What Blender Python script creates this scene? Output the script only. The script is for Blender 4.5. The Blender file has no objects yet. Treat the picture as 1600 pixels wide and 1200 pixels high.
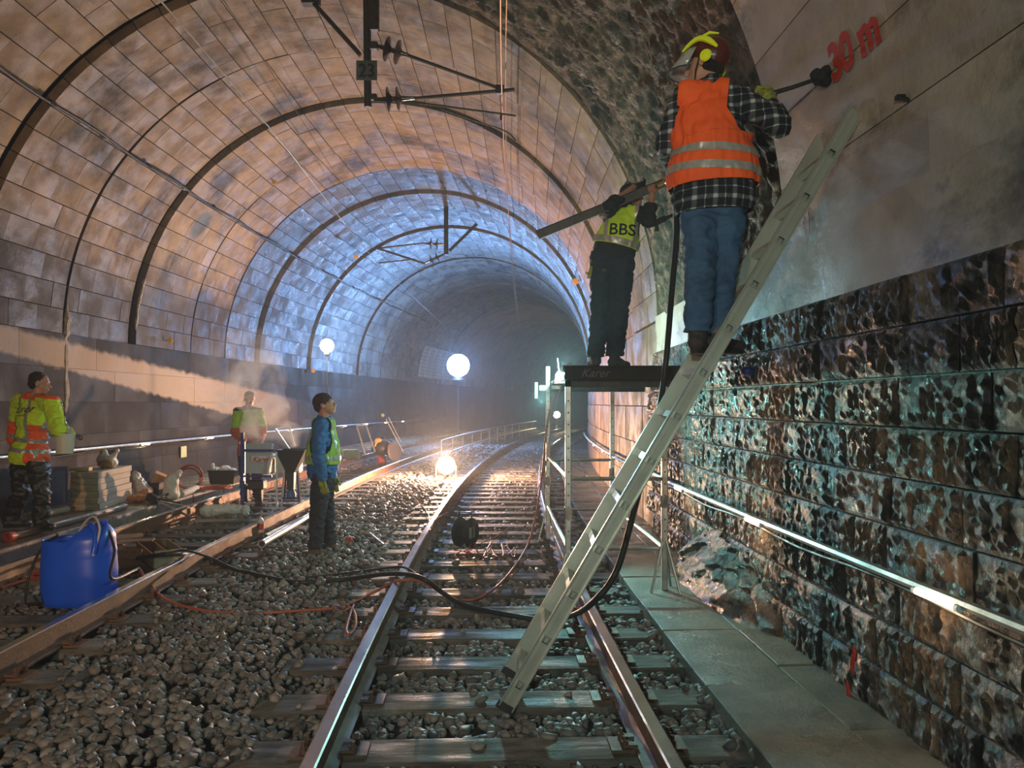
import bpy, bmesh, math, random
import numpy as np
from mathutils import Vector, Matrix, noise as mn
random.seed(7); np.random.seed(7)
PI = math.pi
D = bpy.data
COL = bpy.context.scene.collection
SC = bpy.context.scene

# ---------------------------------------------------------------- camera, world, lights, exposure
H = 1.48                                   # eye height above the rail tops
def at(px, py, d):                         # a measured point: picture position and distance
    return Vector(((px - 800) / 1200 * d, d, H + (630 - py) / 1200 * d))
cam = D.cameras.new('camera'); cam.sensor_width = 36; cam.lens = 27.0; cam.shift_y = 30 / 1600
cam.clip_start = .05; cam.clip_end = 300
camo = D.objects.new('camera', cam); COL.objects.link(camo)
camo.location = (0, 0, H); camo.rotation_euler = (PI / 2, 0, 0)
SC.camera = camo
W = D.worlds.new('world'); SC.world = W; W.use_nodes = True
W.node_tree.nodes['Background'].inputs[0].default_value = (.30, .36, .42, 1)
W.node_tree.nodes['Background'].inputs[1].default_value = .02
vs_ = W.node_tree.nodes.new('ShaderNodeVolumeScatter'); vs_.inputs['Density'].default_value = .0040; vs_.inputs['Anisotropy'].default_value = .50
vs_.inputs['Color'].default_value = (.85, .92, 1, 1)
W.node_tree.links.new(vs_.outputs[0], W.node_tree.nodes['World Output'].inputs['Volume'])
SC.view_settings.view_transform = 'Standard'; SC.view_settings.look = 'None'
SC.view_settings.gamma = 1; SC.view_settings.use_curve_mapping = False
SC.view_settings.exposure = 0.0
SC.cycles.max_bounces = 5; SC.cycles.diffuse_bounces = 2; SC.cycles.glossy_bounces = 3
SC.cycles.transmission_bounces = 4; SC.cycles.volume_bounces = 0
SC.cycles.volume_step_rate = 1.0; SC.cycles.sample_clamp_indirect = 4
SC.cycles.use_denoising = True

def light(name, kind, loc, energy, col, radius=.1, tgt=None, spot=None, blend=.3, parent=None):
    l = D.lights.new(name, kind); l.energy = energy; l.color = col
    if kind in ('POINT', 'SPOT'): l.shadow_soft_size = radius
    if kind == 'AREA': l.size = radius
    if spot: l.spot_size = math.radians(spot); l.spot_blend = blend
    o = D.objects.new(name, l); COL.objects.link(o); o.location = loc
    if tgt is not None:
        o.rotation_euler = (Vector(tgt) - Vector(loc)).to_track_quat('-Z', 'Y').to_euler()
    if parent: o.parent = parent; o.matrix_parent_inverse = parent.matrix_world.inverted()
    return o
# the photograph's lamps: warm one low between the tracks, white one on a stand, blue-white one far in,
# greenish one on the scaffold, and two floods standing behind the photographer
light('flood_warm_light', 'SPOT', (-2.6, -3.2, 1.7), 1050, (1, .62, .37), .10, (-4.4, 9.0, 5.6), 98, .8)
light('flood_teal_light', 'SPOT', (-.9, -2.6, 2.3), 430, (.70, 1, .90), .06, (1.3, 4.6, 1.6), 105, .9)
light('warm_lamp_light', 'POINT', (-1.45, 16.5, .26), 2100, (1, .57, .33), .08)
light('stand_lamp_light', 'POINT', at(511, 540, 15.4) + Vector((0, -.24, 0)), 240, (.80, .93, 1), .09)
light('far_lamp_light', 'POINT', at(716, 571, 30) + Vector((0, -.60, 0)), 1500, (.20, .44, 1), .2)
light('scaffold_lamp_light', 'POINT', at(876, 586, 9.0) + Vector((.03, -.16, .10)), 150, (.45, 1, .90), .05)
light('scaffold_fill_light', 'SPOT', (.30, 8.85, 1.58), 330, (.38, 1, .92), .04, (1.9, 5.0, .75), 75, .5)  # added teal spot below the scaffold lamp, without a lamp body of its own

# ---------------------------------------------------------------- helpers
def tag(o, label=None, cat=None, group=None, kind=None):
    if label: o['label'] = label
    if cat: o['category'] = cat
    if group: o['group'] = group
    if kind: o['kind'] = kind
    return o
def empty(name, loc=(0, 0, 0), rz=0, label=None, cat=None, group=None, kind=None):
    o = D.objects.new(name, None); COL.objects.link(o); o.empty_display_size = .1
    o.location = loc; o.rotation_euler = (0, 0, rz)
    return tag(o, label, cat, group, kind)
def link(name, me, mats=None, parent=None):
    o = D.objects.new(name, me); COL.objects.link(o)
    if mats:
        for m in (mats if isinstance(mats, (list, tuple)) else [mats]): me.materials.append(m)
    if parent: o.parent = parent
    return o
class MB:                                   # collects shapes, links them as one mesh; W=world matrix inverse of parent
    def __init__(s): s.v = []; s.f = []; s.mi = []
    def add(s, vs, fs, mi=0):
        n = len(s.v); s.v += [tuple(v) for v in vs]; s.f += [tuple(i + n for i in f) for f in fs]; s.mi += [mi] * len(fs)
        return s
    def box(s, c, size, rot=None, mi=0, ch=0):
        hx, hy, hz = [q / 2 for q in size]; c = Vector(c)
        b = [Vector((x * hx, y * hy, z * hz)) for x in (-1, 1) for y in (-1, 1) for z in (-1, 1)]
        fs = [(0, 1, 3, 2), (4, 6, 7, 5), (0, 4, 5, 1), (2, 3, 7, 6), (0, 2, 6, 4), (1, 5, 7, 3)]
        if rot is not None:
            b = [rot @ v for v in b]
        return s.add([c + v for v in b], fs, mi)
    def prism(s, poly, axis_from, axis_to, mi=0):      # poly: 3D points of one cap; shifted by vector for the other
        n = len(poly); sh = Vector(axis_to) - Vector(axis_from)
        a = [Vector(p) for p in poly]; b = [p + sh for p in a]
        return s.add(a + b, [tuple(range(n))[::-1], tuple(range(n, 2 * n))] + [(i, (i + 1) % n, n + (i + 1) % n, n + i) for i in range(n)], mi)
    def tube(s, pts, r, seg=8, mi=0, caps=True):
        pts = [Vector(p) for p in pts]; rs = r if isinstance(r, (list, tuple)) else [r] * len(pts)
        vs = []; fs = []; up = None
        for i, p in enumerate(pts):
            t = (pts[min(i + 1, len(pts) - 1)] - pts[max(i - 1, 0)])
            if t.length < 1e-9: t = Vector((0, 0, 1))
            t.normalize()
            if up is None: up = Vector((0, 0, 1)) if abs(t.z) < .9 else Vector((0, 1, 0))
            a = t.cross(up)
            if a.length < 1e-6: a = t.cross(Vector((1, 0, 0)))
            a.normalize(); b = a.cross(t).normalized(); up = b
            for k in range(seg):
                an = 2 * PI * k / seg
                vs.append(p + (a * math.cos(an) + b * math.sin(an)) * rs[i])
        for i in range(len(pts) - 1):
            for k in range(seg):
                fs.append((i * seg + k, i * seg + (k + 1) % seg, (i + 1) * seg + (k + 1) % seg, (i + 1) * seg + k))
        if caps: fs += [tuple(range(seg))[::-1], tuple(range((len(pts) - 1) * seg, len(pts) * seg))]
        return s.add(vs, fs, mi)
    def lathe(s, prof, c=(0, 0, 0), axis=(0, 0, 1), seg=20, mi=0, sx=1, sy=1, caps=False):   # prof [(r,h)]
        q = Vector((0, 0, 1)).rotation_difference(Vector(axis)); c = Vector(c); vs = []; fs = []
        for r, h in prof:
            for k in range(seg):
                an = 2 * PI * k / seg
                vs.append(c + q @ Vector((r * sx * math.cos(an), r * sy * math.sin(an), h)))
        for i in range(len(prof) - 1):
            for k in range(seg):
                fs.append((i * seg + k, i * seg + (k + 1) % seg, (i + 1) * seg + (k + 1) % seg, (i + 1) * seg + k))
        if caps: fs += [tuple(range(seg))[::-1], tuple(range((len(prof) - 1) * seg, len(prof) * seg))]
        return s.add(vs, fs, mi)
    def ball(s, c, r, seg=12, mi=0, rot=None):
        r = Vector((r, r, r)) if not hasattr(r, '__len__') else Vector(r); c = Vector(c); n = max(4, seg // 2 + 1); vs = []; fs = []
        for i in range(1, n):
            ph = PI * i / n
            for k in range(seg):
                an = 2 * PI * k / seg
                v = Vector((r.x * math.sin(ph) * math.cos(an), r.y * math.sin(ph) * math.sin(an), r.z * math.cos(ph)))
                vs.append(c + (rot @ v if rot is not None else v))
        t = Vector((0, 0, r.z)); b = Vector((0, 0, -r.z))
        if rot is not None: t = rot @ t; b = rot @ b
        vs += [c + t, c + b]; nt = len(vs) - 2
        for i in range(n - 2):
            for k in range(seg):
                fs.append((i * seg + k, (i + 1) * seg + k, (i + 1) * seg + (k + 1) % seg, i * seg + (k + 1) % seg))
        for k in range(seg):
            fs.append((nt, k, (k + 1) % seg)); fs.append((nt + 1, (n - 2) * seg + (k + 1) % seg, (n - 2) * seg + k))
        return s.add(vs, fs, mi)
    def mesh(s, name):
        me = D.meshes.new(name); me.from_pydata(s.v, [], s.f)
        if any(s.mi): me.polygons.foreach_set('material_index', s.mi)
        me.update(); return me
    def build(s, name, mats, parent=None, smooth=False, bevel=0):
        me = s.mesh(name)
        bm = bmesh.new(); bm.from_mesh(me); bmesh.ops.recalc_face_normals(bm, faces=bm.faces[:])
        if bevel: bmesh.ops.bevel(bm, geom=[e for e in bm.edges if e.calc_face_angle(0) > .6], offset=bevel, segments=1, affect='EDGES', clamp_overlap=True)
        bm.to_mesh(me); bm.free()
        o = link(name, me, mats, parent)
        if parent is not None:              # geometry is given in world coordinates
            me.transform(wmat(parent).inverted())
        if smooth:
            me.polygons.foreach_set('use_smooth', [True] * len(me.polygons))
            me.set_sharp_from_angle(angle=math.radians(40)) if hasattr(me, 'set_sharp_from_angle') else None
        return o
def wmat(o):
    m = Matrix.LocRotScale(o.location, o.rotation_euler, o.scale)
    return (wmat(o.parent) @ m) if o.parent else m
def recenter(o):                            # origin of a single-mesh thing to the bottom centre of its mesh
    me = o.data; n = len(me.vertices); co = np.empty(n * 3); me.vertices.foreach_get('co', co); co = co.reshape(-1, 3)
    c = Vector(((co[:, 0].min() + co[:, 0].max()) / 2, (co[:, 1].min() + co[:, 1].max()) / 2, co[:, 2].min()))
    me.transform(Matrix.Translation(-c)); o.location = o.location + c; return o
def catmull(pts, n=8):
    P = [Vector(p) for p in pts]; P = [2 * P[0] - P[1]] + P + [2 * P[-1] - P[-2]]; out = []
    for i in range(1, len(P) - 2):
        a, b, c, d = P[i - 1:i + 3]
        for k in range(n):
            t = k / n
            out.append(.5 * ((2 * b) + (c - a) * t + (2 * a - 5 * b + 4 * c - d) * t * t + (3 * b - a - 3 * c + d) * t ** 3))
    out.append(P[-2]); return out
def rot_to(v, up=(0, 0, 1)):                # matrix whose X runs along v and Z close to up
    x = Vector(v).normalized(); z = Vector(up) - Vector(up).dot(x) * x
    if z.length < 1e-5: z = Vector((0, 1, 0)) - x.y * x
    z.normalize(); y = z.cross(x); return Matrix((x, y, z)).transposed()
def bar(mb, a, b, w, h, up=(0, 0, 1), mi=0):
    a = Vector(a); b = Vector(b); return mb.box((a + b) / 2, ((b - a).length, w, h), rot_to(b - a, up), mi)

# ---------------------------------------------------------------- materials
def srgb(r, g, b):
    f = lambda c: (c / 255 / 12.92) if c / 255 <= .04045 else ((c / 255 + .055) / 1.055) ** 2.4
    return (f(r), f(g), f(b), 1)
MATS = {}
def mat(name, c1, c2=None, scale=6, rough=.7, rough2=None, bump=0, bscale=None, metal=0, rnd=0, spec=.5, stretch=None,
        c3=None, c3scale=1.2, c3pos=(.55, .65), emit=None, est=0, detail=6, alpha=1, trans=0, bdist=.02, rand_tex=True, wstretch=(1, 1, 1)):
    if name in MATS: return MATS[name]
    m = D.materials.new(name); m.use_nodes = True; nt = m.node_tree; N = nt.nodes; L = nt.links
    b = N['Principled BSDF']; b.inputs['Base Color'].default_value = c1; b.inputs['Roughness'].default_value = rough
    b.inputs['Metallic'].default_value = metal; b.inputs['Specular IOR Level'].default_value = spec
    if trans: b.inputs['Transmission Weight'].default_value = trans
    if alpha < 1: b.inputs['Alpha'].default_value = alpha
    if emit: b.inputs['Emission Color'].default_value = emit; b.inputs['Emission Strength'].default_value = est
    if c2 or bump or rough2 is not None or c3:
        tc = N.new('ShaderNodeTexCoord'); vec = tc.outputs['Object']
        oi = N.new('ShaderNodeObjectInfo')
        if rand_tex:
            mul = N.new('ShaderNodeVectorMath'); mul.operation = 'MULTIPLY_ADD'
            cmb = N.new('ShaderNodeCombineXYZ')
            for i in range(3): L.new(oi.outputs['Random'], cmb.inputs[i])
            mul.inputs[1].default_value = (37, 61, 23); L.new(cmb.outputs[0], mul.inputs[0]); L.new(vec, mul.inputs[2]); vec = mul.outputs[0]
        if stretch:
            mp = N.new('ShaderNodeMapping'); mp.inputs['Scale'].default_value = stretch; L.new(vec, mp.inputs[0]); vec = mp.outputs[0]
        def nz(sc, det=detail, rgh=.6, world=False):
            n = N.new('ShaderNodeTexNoise'); n.inputs['Scale'].default_value = sc; n.inputs['Detail'].default_value = det
            n.inputs['Roughness'].default_value = rgh
            if world:
                ge = N.new('ShaderNodeNewGeometry'); m2 = N.new('ShaderNodeMapping'); m2.inputs['Scale'].default_value = wstretch; L.new(ge.outputs['Position'], m2.inputs[0]); L.new(m2.outputs[0], n.inputs['Vector'])
            else: L.new(vec, n.inputs['Vector'])
            return n
        def ramp(src, a, bb, ca, cb):
            r = N.new('ShaderNodeValToRGB'); r.color_ramp.elements[0].position = a; r.color_ramp.elements[1].position = bb
            r.color_ramp.elements[0].color = ca; r.color_ramp.elements[1].color = cb; L.new(src, r.inputs[0]); return r.outputs[0]
        n1 = nz(scale)
        if c2 or c3 or rnd:
            colr = ramp(n1.outputs['Fac'], .35, .65, c1, c2 or c1)
            if c3:
                n3 = nz(c3scale, 6, .7, True); mx = N.new('ShaderNodeMix'); mx.data_type = 'RGBA'
                L.new(ramp(n3.outputs['Fac'], c3pos[0], c3pos[1], (0, 0, 0, 1), (1, 1, 1, 1)), mx.inputs[0]); L.new(colr, mx.inputs[6]); mx.inputs[7].default_value = c3; colr = mx.outputs[2]
            if rnd:
                mr = N.new('ShaderNodeMapRange'); mr.inputs['To Min'].default_value = 1 - rnd; mr.inputs['To Max'].default_value = 1 + rnd
                L.new(oi.outputs['Random'], mr.inputs[0])
                hs = N.new('ShaderNodeHueSaturation'); L.new(mr.outputs[0], hs.inputs['Value']); L.new(colr, hs.inputs['Color']); colr = hs.outputs[0]
            L.new(colr, b.inputs['Base Color'])
        if rough2 is not None:
            n2 = nz(scale * .6, 4); L.new(ramp(n2.outputs['Fac'], .4, .62, (rough,) * 3 + (1,), (rough2,) * 3 + (1,)), b.inputs['Roughness'])
        if bump:
            nb = nz(bscale or scale * 3, 8, .7); bp = N.new('ShaderNodeBump'); bp.inputs['Strength'].default_value = bump; bp.inputs['Distance'].default_value = bdist
            L.new(nb.outputs['Fac'], bp.inputs['Height']); L.new(bp.outputs[0], b.inputs['Normal'])
    MATS[name] = m; return m

M_block = mat('lining_block', (.27, .190, .118, 1), (.160, .112, .070, 1), 3.5, .75, .42, .6, 14, rnd=.13, c3=(.042, .031, .026, 1), c3scale=.8, c3pos=(.49, .66), spec=.4)
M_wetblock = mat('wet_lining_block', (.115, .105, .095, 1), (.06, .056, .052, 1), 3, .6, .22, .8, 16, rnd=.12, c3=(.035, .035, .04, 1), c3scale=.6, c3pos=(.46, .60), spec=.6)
M_mortar = mat('dark_joint', (.022, .019, .018, 1), (.045, .038, .033, 1), 5, .8, None, .6, 20)
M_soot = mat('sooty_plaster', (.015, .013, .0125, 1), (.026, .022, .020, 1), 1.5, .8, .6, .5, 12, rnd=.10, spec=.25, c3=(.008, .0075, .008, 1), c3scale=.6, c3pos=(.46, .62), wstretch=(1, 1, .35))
M_plaster = mat('pale_plaster', (.50, .40, .32, 1), (.36, .285, .23, 1), 2.5, .65, .32, .7, 12, rnd=.08, c3=(.12, .095, .08, 1), c3scale=.9, c3pos=(.54, .68), wstretch=(1, 1, 1.6))
M_rock = mat('rough_rock', (.26, .18, .125, 1), (.09, .065, .05, 1), 9, .8, .35, 1, 40, bdist=.05, c3=(.045, .035, .03, 1), c3scale=1.6, c3pos=(.48, .62))
M_stone = mat('wet_masonry', (.46, .28, .175, 1), (.06, .047, .040, 1), 20, .46, .20, 1, 60, rnd=.12, bdist=.05, stretch=(1.3, 1.3, .5), c3=(.020, .022, .023, 1), c3scale=1.15, c3pos=(.44, .53), spec=.9, wstretch=(1.3, 1.3, .6))
M_pointing = mat('stone_pointing', (.40, .30, .22, 1), (.13, .10, .08, 1), 8, .5, .25, .8, 30, spec=.7)
M_rail_top = mat('polished_rail', (.55, .56, .56, 1), (.42, .42, .42, 1), 4, .28, .18, metal=.9, rand_tex=False)
M_rail = mat('rusty_rail', (.11, .065, .045, 1), (.17, .09, .055, 1), 9, .6, .4, .3, 60, metal=.25)
M_sleeper = mat('timber_sleeper', (.20, .175, .15, 1), (.07, .060, .052, 1), 6, .8, .38, 1, 26, rnd=.3, stretch=(.5, 3, 3), c3=(.30, .26, .22, 1), c3scale=2, spec=.6)
M_steel = mat('galvanised_steel', (.55, .56, .55, 1), (.38, .39, .38, 1), 12, .38, .5, .1, 60, metal=.85)
M_alu = mat('aluminium', (.50, .52, .46, 1), (.46, .48, .43, 1), 9, .42, .34, .04, 50, metal=.7)
M_black = mat('black_rubber', (.012, .012, .013, 1), (.022, .021, .021, 1), 20, .45, .6)
M_orange_hose = mat('orange_hose', (.48, .13, .07, 1), (.36, .09, .05, 1), 20, .5)
M_slab = mat('wet_concrete_slab', (.20, .18, .145, 1), (.11, .10, .085, 1), 4, .6, .22, .6, 30, rnd=.15, c3=(.065, .06, .052, 1), c3scale=2.5, c3pos=(.55, .68), spec=.6)
M_dirt = mat('ballast_bed', (.035, .030, .027, 1), (.07, .06, .053, 1), 14, .8, .4, 1, 40)
M_ballast = mat('ballast_stone', (.24, .215, .20, 1), (.12, .105, .098, 1), 9, .7, .35, .4, 40, rnd=.45)
def tint_left(m, mode):
    # left side of the tunnel: shade painted into the lower vault ('vault'), dark wall with one pale ragged band ('wall')
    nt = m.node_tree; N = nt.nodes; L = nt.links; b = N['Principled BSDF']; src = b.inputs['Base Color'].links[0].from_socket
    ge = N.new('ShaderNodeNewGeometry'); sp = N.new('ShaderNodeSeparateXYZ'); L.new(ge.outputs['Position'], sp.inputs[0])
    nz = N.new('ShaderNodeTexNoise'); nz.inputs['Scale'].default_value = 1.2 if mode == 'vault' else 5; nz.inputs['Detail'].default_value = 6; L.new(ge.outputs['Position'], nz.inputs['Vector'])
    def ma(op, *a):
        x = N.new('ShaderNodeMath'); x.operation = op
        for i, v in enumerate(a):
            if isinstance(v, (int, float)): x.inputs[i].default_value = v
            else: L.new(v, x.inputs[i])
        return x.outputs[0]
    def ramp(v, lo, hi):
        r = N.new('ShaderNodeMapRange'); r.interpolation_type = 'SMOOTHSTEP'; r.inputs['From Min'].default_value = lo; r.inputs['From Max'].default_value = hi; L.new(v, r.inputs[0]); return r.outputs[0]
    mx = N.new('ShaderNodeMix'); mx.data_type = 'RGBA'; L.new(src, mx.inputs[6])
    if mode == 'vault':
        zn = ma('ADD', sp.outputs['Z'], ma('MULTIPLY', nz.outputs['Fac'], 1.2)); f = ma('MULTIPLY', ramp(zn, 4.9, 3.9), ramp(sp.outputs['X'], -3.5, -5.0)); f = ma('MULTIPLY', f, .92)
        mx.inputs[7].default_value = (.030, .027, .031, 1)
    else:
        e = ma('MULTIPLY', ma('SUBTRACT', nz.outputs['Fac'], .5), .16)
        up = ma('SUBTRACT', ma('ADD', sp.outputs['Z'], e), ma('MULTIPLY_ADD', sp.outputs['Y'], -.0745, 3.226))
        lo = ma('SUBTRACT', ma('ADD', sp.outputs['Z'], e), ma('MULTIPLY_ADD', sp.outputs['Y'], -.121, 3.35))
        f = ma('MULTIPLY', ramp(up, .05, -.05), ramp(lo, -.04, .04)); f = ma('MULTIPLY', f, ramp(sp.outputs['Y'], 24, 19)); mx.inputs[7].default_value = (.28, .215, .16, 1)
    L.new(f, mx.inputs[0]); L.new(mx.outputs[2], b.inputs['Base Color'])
tint_left(M_block, 'vault'); tint_left(M_soot, 'wall')
def emis(name, col, s):
    return mat(name, col, emit=col, est=s, rough=.3)

# ---------------------------------------------------------------- the tunnel's curve
def cx(y): return .10 - .068 * y + .00325 * y * y
def frm(y):
    t = Vector((-.068 + .0065 * y, 1, 0)).normalized(); return Vector((cx(y), y, 0)), t, Vector((t.y, -t.x, 0))
def P(y, off, z):
    p, t, n = frm(y); return p + n * off + Vector((0, 0, z))
def head(y): return -math.atan(-.068 + .0065 * y)
TC, R0, ZS = -2.15, 4.2, 2.5
# ---------------------------------------------------------------- structure: lining
def grid_mesh(name, f, us, vs, mats, smooth=True):
    V = [f(u, v) for u in us for v in vs]; n = len(vs)
    F = [(i * n + j, i * n + j + 1, (i + 1) * n + j + 1, (i + 1) * n + j) for i in range(len(us) - 1) for j in range(n - 1)]
    me = D.meshes.new(name); me.from_pydata([tuple(v) for v in V], [], F); me.update()
    o = link(name, me, mats)
    if smooth: me.polygons.foreach_set('use_smooth', [True] * len(F))
    return o
def lin(a, b, n): return [a + (b - a) * i / (n - 1) for i in range(n)]
def fbm(v, o=4): return mn.fractal(v, 1, 2, o)

def block_mesh(name, R, dth, ly, th, nx=4, ny=3, rough=.006, ch=.006, seed=0, curved=True):
    """a lining block: face towards -X at radius R (inside of the arch), chamfered rim, 5 sides"""
    V = []; F = []
    aw = dth * R
    for i in range(nx + 1):
        for j in range(ny + 1):
            a = -dth / 2 + dth * i / nx; y = -ly / 2 + ly * j / ny
            edge = i in (0, nx) or j in (0, ny)
            r = R + (ch if edge else 0) + (0 if edge else rough * fbm(Vector((seed * 3.1 + i * .9, j * .9, seed)), 2))
            if curved: V.append((r * math.cos(a), y, r * math.sin(a)))
            else: V.append((r, y, R * a))
    n = ny + 1
    for i in range(nx):
        for j in range(ny):
            F.append((i * n + j, i * n + j + 1, (i + 1) * n + j + 1, (i + 1) * n + j))
    rim = [j for j in range(ny + 1)] + [i * n + ny for i in range(1, nx + 1)] + [nx * n + j for j in range(ny - 1, -1, -1)] + [i * n for i in range(nx - 1, 0, -1)]
    base = len(V)
    for k in rim:
        x, y, z = V[k]; l = math.hypot(x, z) if curved else 1
        V.append((x + (x / l if curved else 1) * th, y, z + (z / l * th if curved else 0)))
    m = len(rim)
    for k in range(m): F.append((rim[k], base + k, base + (k + 1) % m, rim[(k + 1) % m]))
    me = D.meshes.new(name); me.from_pydata(V, [], F); me.update(); return me

# ring joints along the tunnel (distance in metres)
RB = [1.6, 3.5, 5.4, 7.5, 9.4, 11.3, 13.2, 15.4, 17.1, 18.9, 20.6, 22.6, 24.8, 27.4, 30.2, 33.2, 36.4, 40.0]
def arch_shell(name, y0, y1, R, n=2, sub=40, mats=M_mortar, a0=0, a1=PI):
    def f(y, a):
        p, t, nrm = frm(y); return p + nrm * (TC + R * math.cos(a)) + Vector((0, 0, ZS + R * math.sin(a)))
    return grid_mesh(name, f, lin(y0, y1, n), lin(a0, a1, sub), mats)
ordn = ['nearest', 'second', 'third', 'fourth', 'fifth', 'sixth', 'seventh', 'eighth', 'ninth', 'tenth', 'eleventh', 'twelfth', 'thirteenth', 'fourteenth', 'fifteenth', 'sixteenth', 'seventeenth']
ringoff = [0, 0, .0, .05, -.02, .03, -.03, .02, .05, -.02, .04, -.03, .03, 0, .03, -.02, .02]
for k in range(len(RB) - 1):
    y0, y1 = RB[k], RB[k + 1]; ym = (y0 + y1) / 2; L = y1 - y0
    R = R0 + ringoff[k]
    sh = arch_shell('ceiling', y0, y1, R0 + .16)
    tag(sh, ordn[k] + ' ring of the tunnel vault counted from the camera', 'tunnel vault', kind='structure')
    ctr = P(ym, TC, ZS)
    # bring the origin of the shell to the ring's axis
    M = Matrix.Translation(ctr) @ Matrix.Rotation(head(ym), 4, 'Z'); sh.data.transform(M.inverted()); sh.matrix_world = M
    sh.location = ctr; sh.rotation_euler = (0, 0, head(ym))
    dth = .36 / 4.2 if k < 13 else .5 / 4.2
    na = int(round(PI / dth)); dth = PI / na
    nl = {True: 3, False: 2}[k < 13] if k > 3 else 2
    bl = (L - .07) / nl
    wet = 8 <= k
    var = [block_mesh('lining_block', R, dth - .0028, bl - .006, .12, seed=s + k * 5) for s in range(4)]
    half = [block_mesh('lining_block', R, dth - .0028, bl / 2 - .006, .12, seed=s + k * 5, ny=2) for s in range(2)]
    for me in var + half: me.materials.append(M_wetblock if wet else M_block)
    for i in range(na):
        th = (i + .5) * dth
        if k < 4 and th < math.radians(76): continue        # rock and plaster stand here
        if k < 2 and th < math.radians(100): continue
        stag = i % 2
        cells = [(-L / 2 + .035 + bl * (j + .5), random.choice(var)) for j in range(nl)] if not stag else \
            [(-L / 2 + .035 + bl * .25, half[0])] + [(-L / 2 + .035 + bl * (j + 1), random.choice(var)) for j in range(nl - 1)] + [(L / 2 - .035 - bl * .25, half[1])]
        for yy, me in cells:
            o = D.objects.new('lining_block', me); COL.objects.link(o); o.parent = sh
            dr = random.uniform(-.003, .004)
            o.location = (dr * math.cos(th), yy, dr * math.sin(th)); o.rotation_euler = (0, -th, 0)
# far and rear vault without separate blocks
for (a, b, lab) in ((-9, 1.6, 'tunnel vault behind the camera'), (40, 85, 'far end of the tunnel vault')):
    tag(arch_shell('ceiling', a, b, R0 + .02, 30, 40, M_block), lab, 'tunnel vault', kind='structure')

# exposed rock between the second and fifth ring joint, right flank of the vault
def rockf(y, a):
    p, t, nrm = frm(y)
    v = Vector((y * 1.3, a * 4.2, 0)); w = Vector((v.x * 1.6, v.y * .8, 0)); d = .085 * fbm(v * .8, 3) + .06 * fbm(w * 3.1 + Vector((9, 0, 0)), 4) + .04 * fbm(w * 9, 3)
    e = min(1, (y - 5.2) / .25, (9.45 - y) / .25, (math.radians(78) - a) / .1); e = max(0, e)
    r = R0 + .02 + d * e
    return p + nrm * (TC + r * math.cos(a)) + Vector((0, 0, ZS + r * math.sin(a)))
rk = grid_mesh('wall_rock', rockf, lin(5.2, 9.45, 190), lin(0, math.radians(78), 210), M_rock)
tag(rk, 'rough exposed rock face in the vault behind the worker in the orange vest', 'rock face', kind='structure')
# smooth plastered courses nearest the camera on the right flank
pr = empty('wall_plaster', P(3.4, TC, ZS), head(3.4), 'smooth plastered courses of the vault above the stone wall', 'wall', kind='structure')
cw = .44 / 4.2
lens_ = [1.2, 1.9, 1.5]
mcache = {}
for i in range(18):
    th = (i + .5) * cw
    y = -1.9 + (i % 3) * .4 - .3
    while y < 1.78:
        ly = random.choice([1.3, 1.7, 1.0]); ly = min(ly, 1.8 - y)
        if ly < .15: break
        if ly not in mcache: mcache[ly] = block_mesh('plaster_panel', R0, cw - .0015, ly - .006, .1, ny=5, rough=.012, ch=.006, seed=len(mcache)); mcache[ly].materials.append(M_plaster)
        o = D.objects.new('plaster_panel', mcache[ly]); COL.objects.link(o); o.parent = pr
        o.location = (0, y + ly / 2, 0); o.rotation_euler = (0, -th, 0); y += ly

# ---- side walls
def wall(name, y0, y1, off, z0, z1, m, n=40):
    return grid_mesh(name, lambda y, z: P(y, off, z), lin(y0, y1, n), lin(z0, z1, 4), m)
WR = TC + R0                                 # 2.05
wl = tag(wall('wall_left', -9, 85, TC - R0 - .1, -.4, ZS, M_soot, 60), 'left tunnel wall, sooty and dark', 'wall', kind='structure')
wr = tag(wall('wall_right', 9.5, 85, WR + .09, -.4, ZS, M_mortar, 50), 'right tunnel wall of smooth blocks beyond the scaffold', 'wall', kind='structure')
wm = tag(wall('wall_masonry', -9, 9.5, WR + .03, -.4, 2.14, M_pointing, 30), 'wet rough stone wall along the right side', 'wall', kind='structure')
wb = tag(wall('trim_spring', -9, 9.5, WR - .02, 2.10, ZS + .05, M_plaster, 30), 'smooth dark strip above the stone wall', 'wall', kind='structure')
def hh(a, b): return random.Random(a * 977 + b * 13).uniform(-1, 1)
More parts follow.
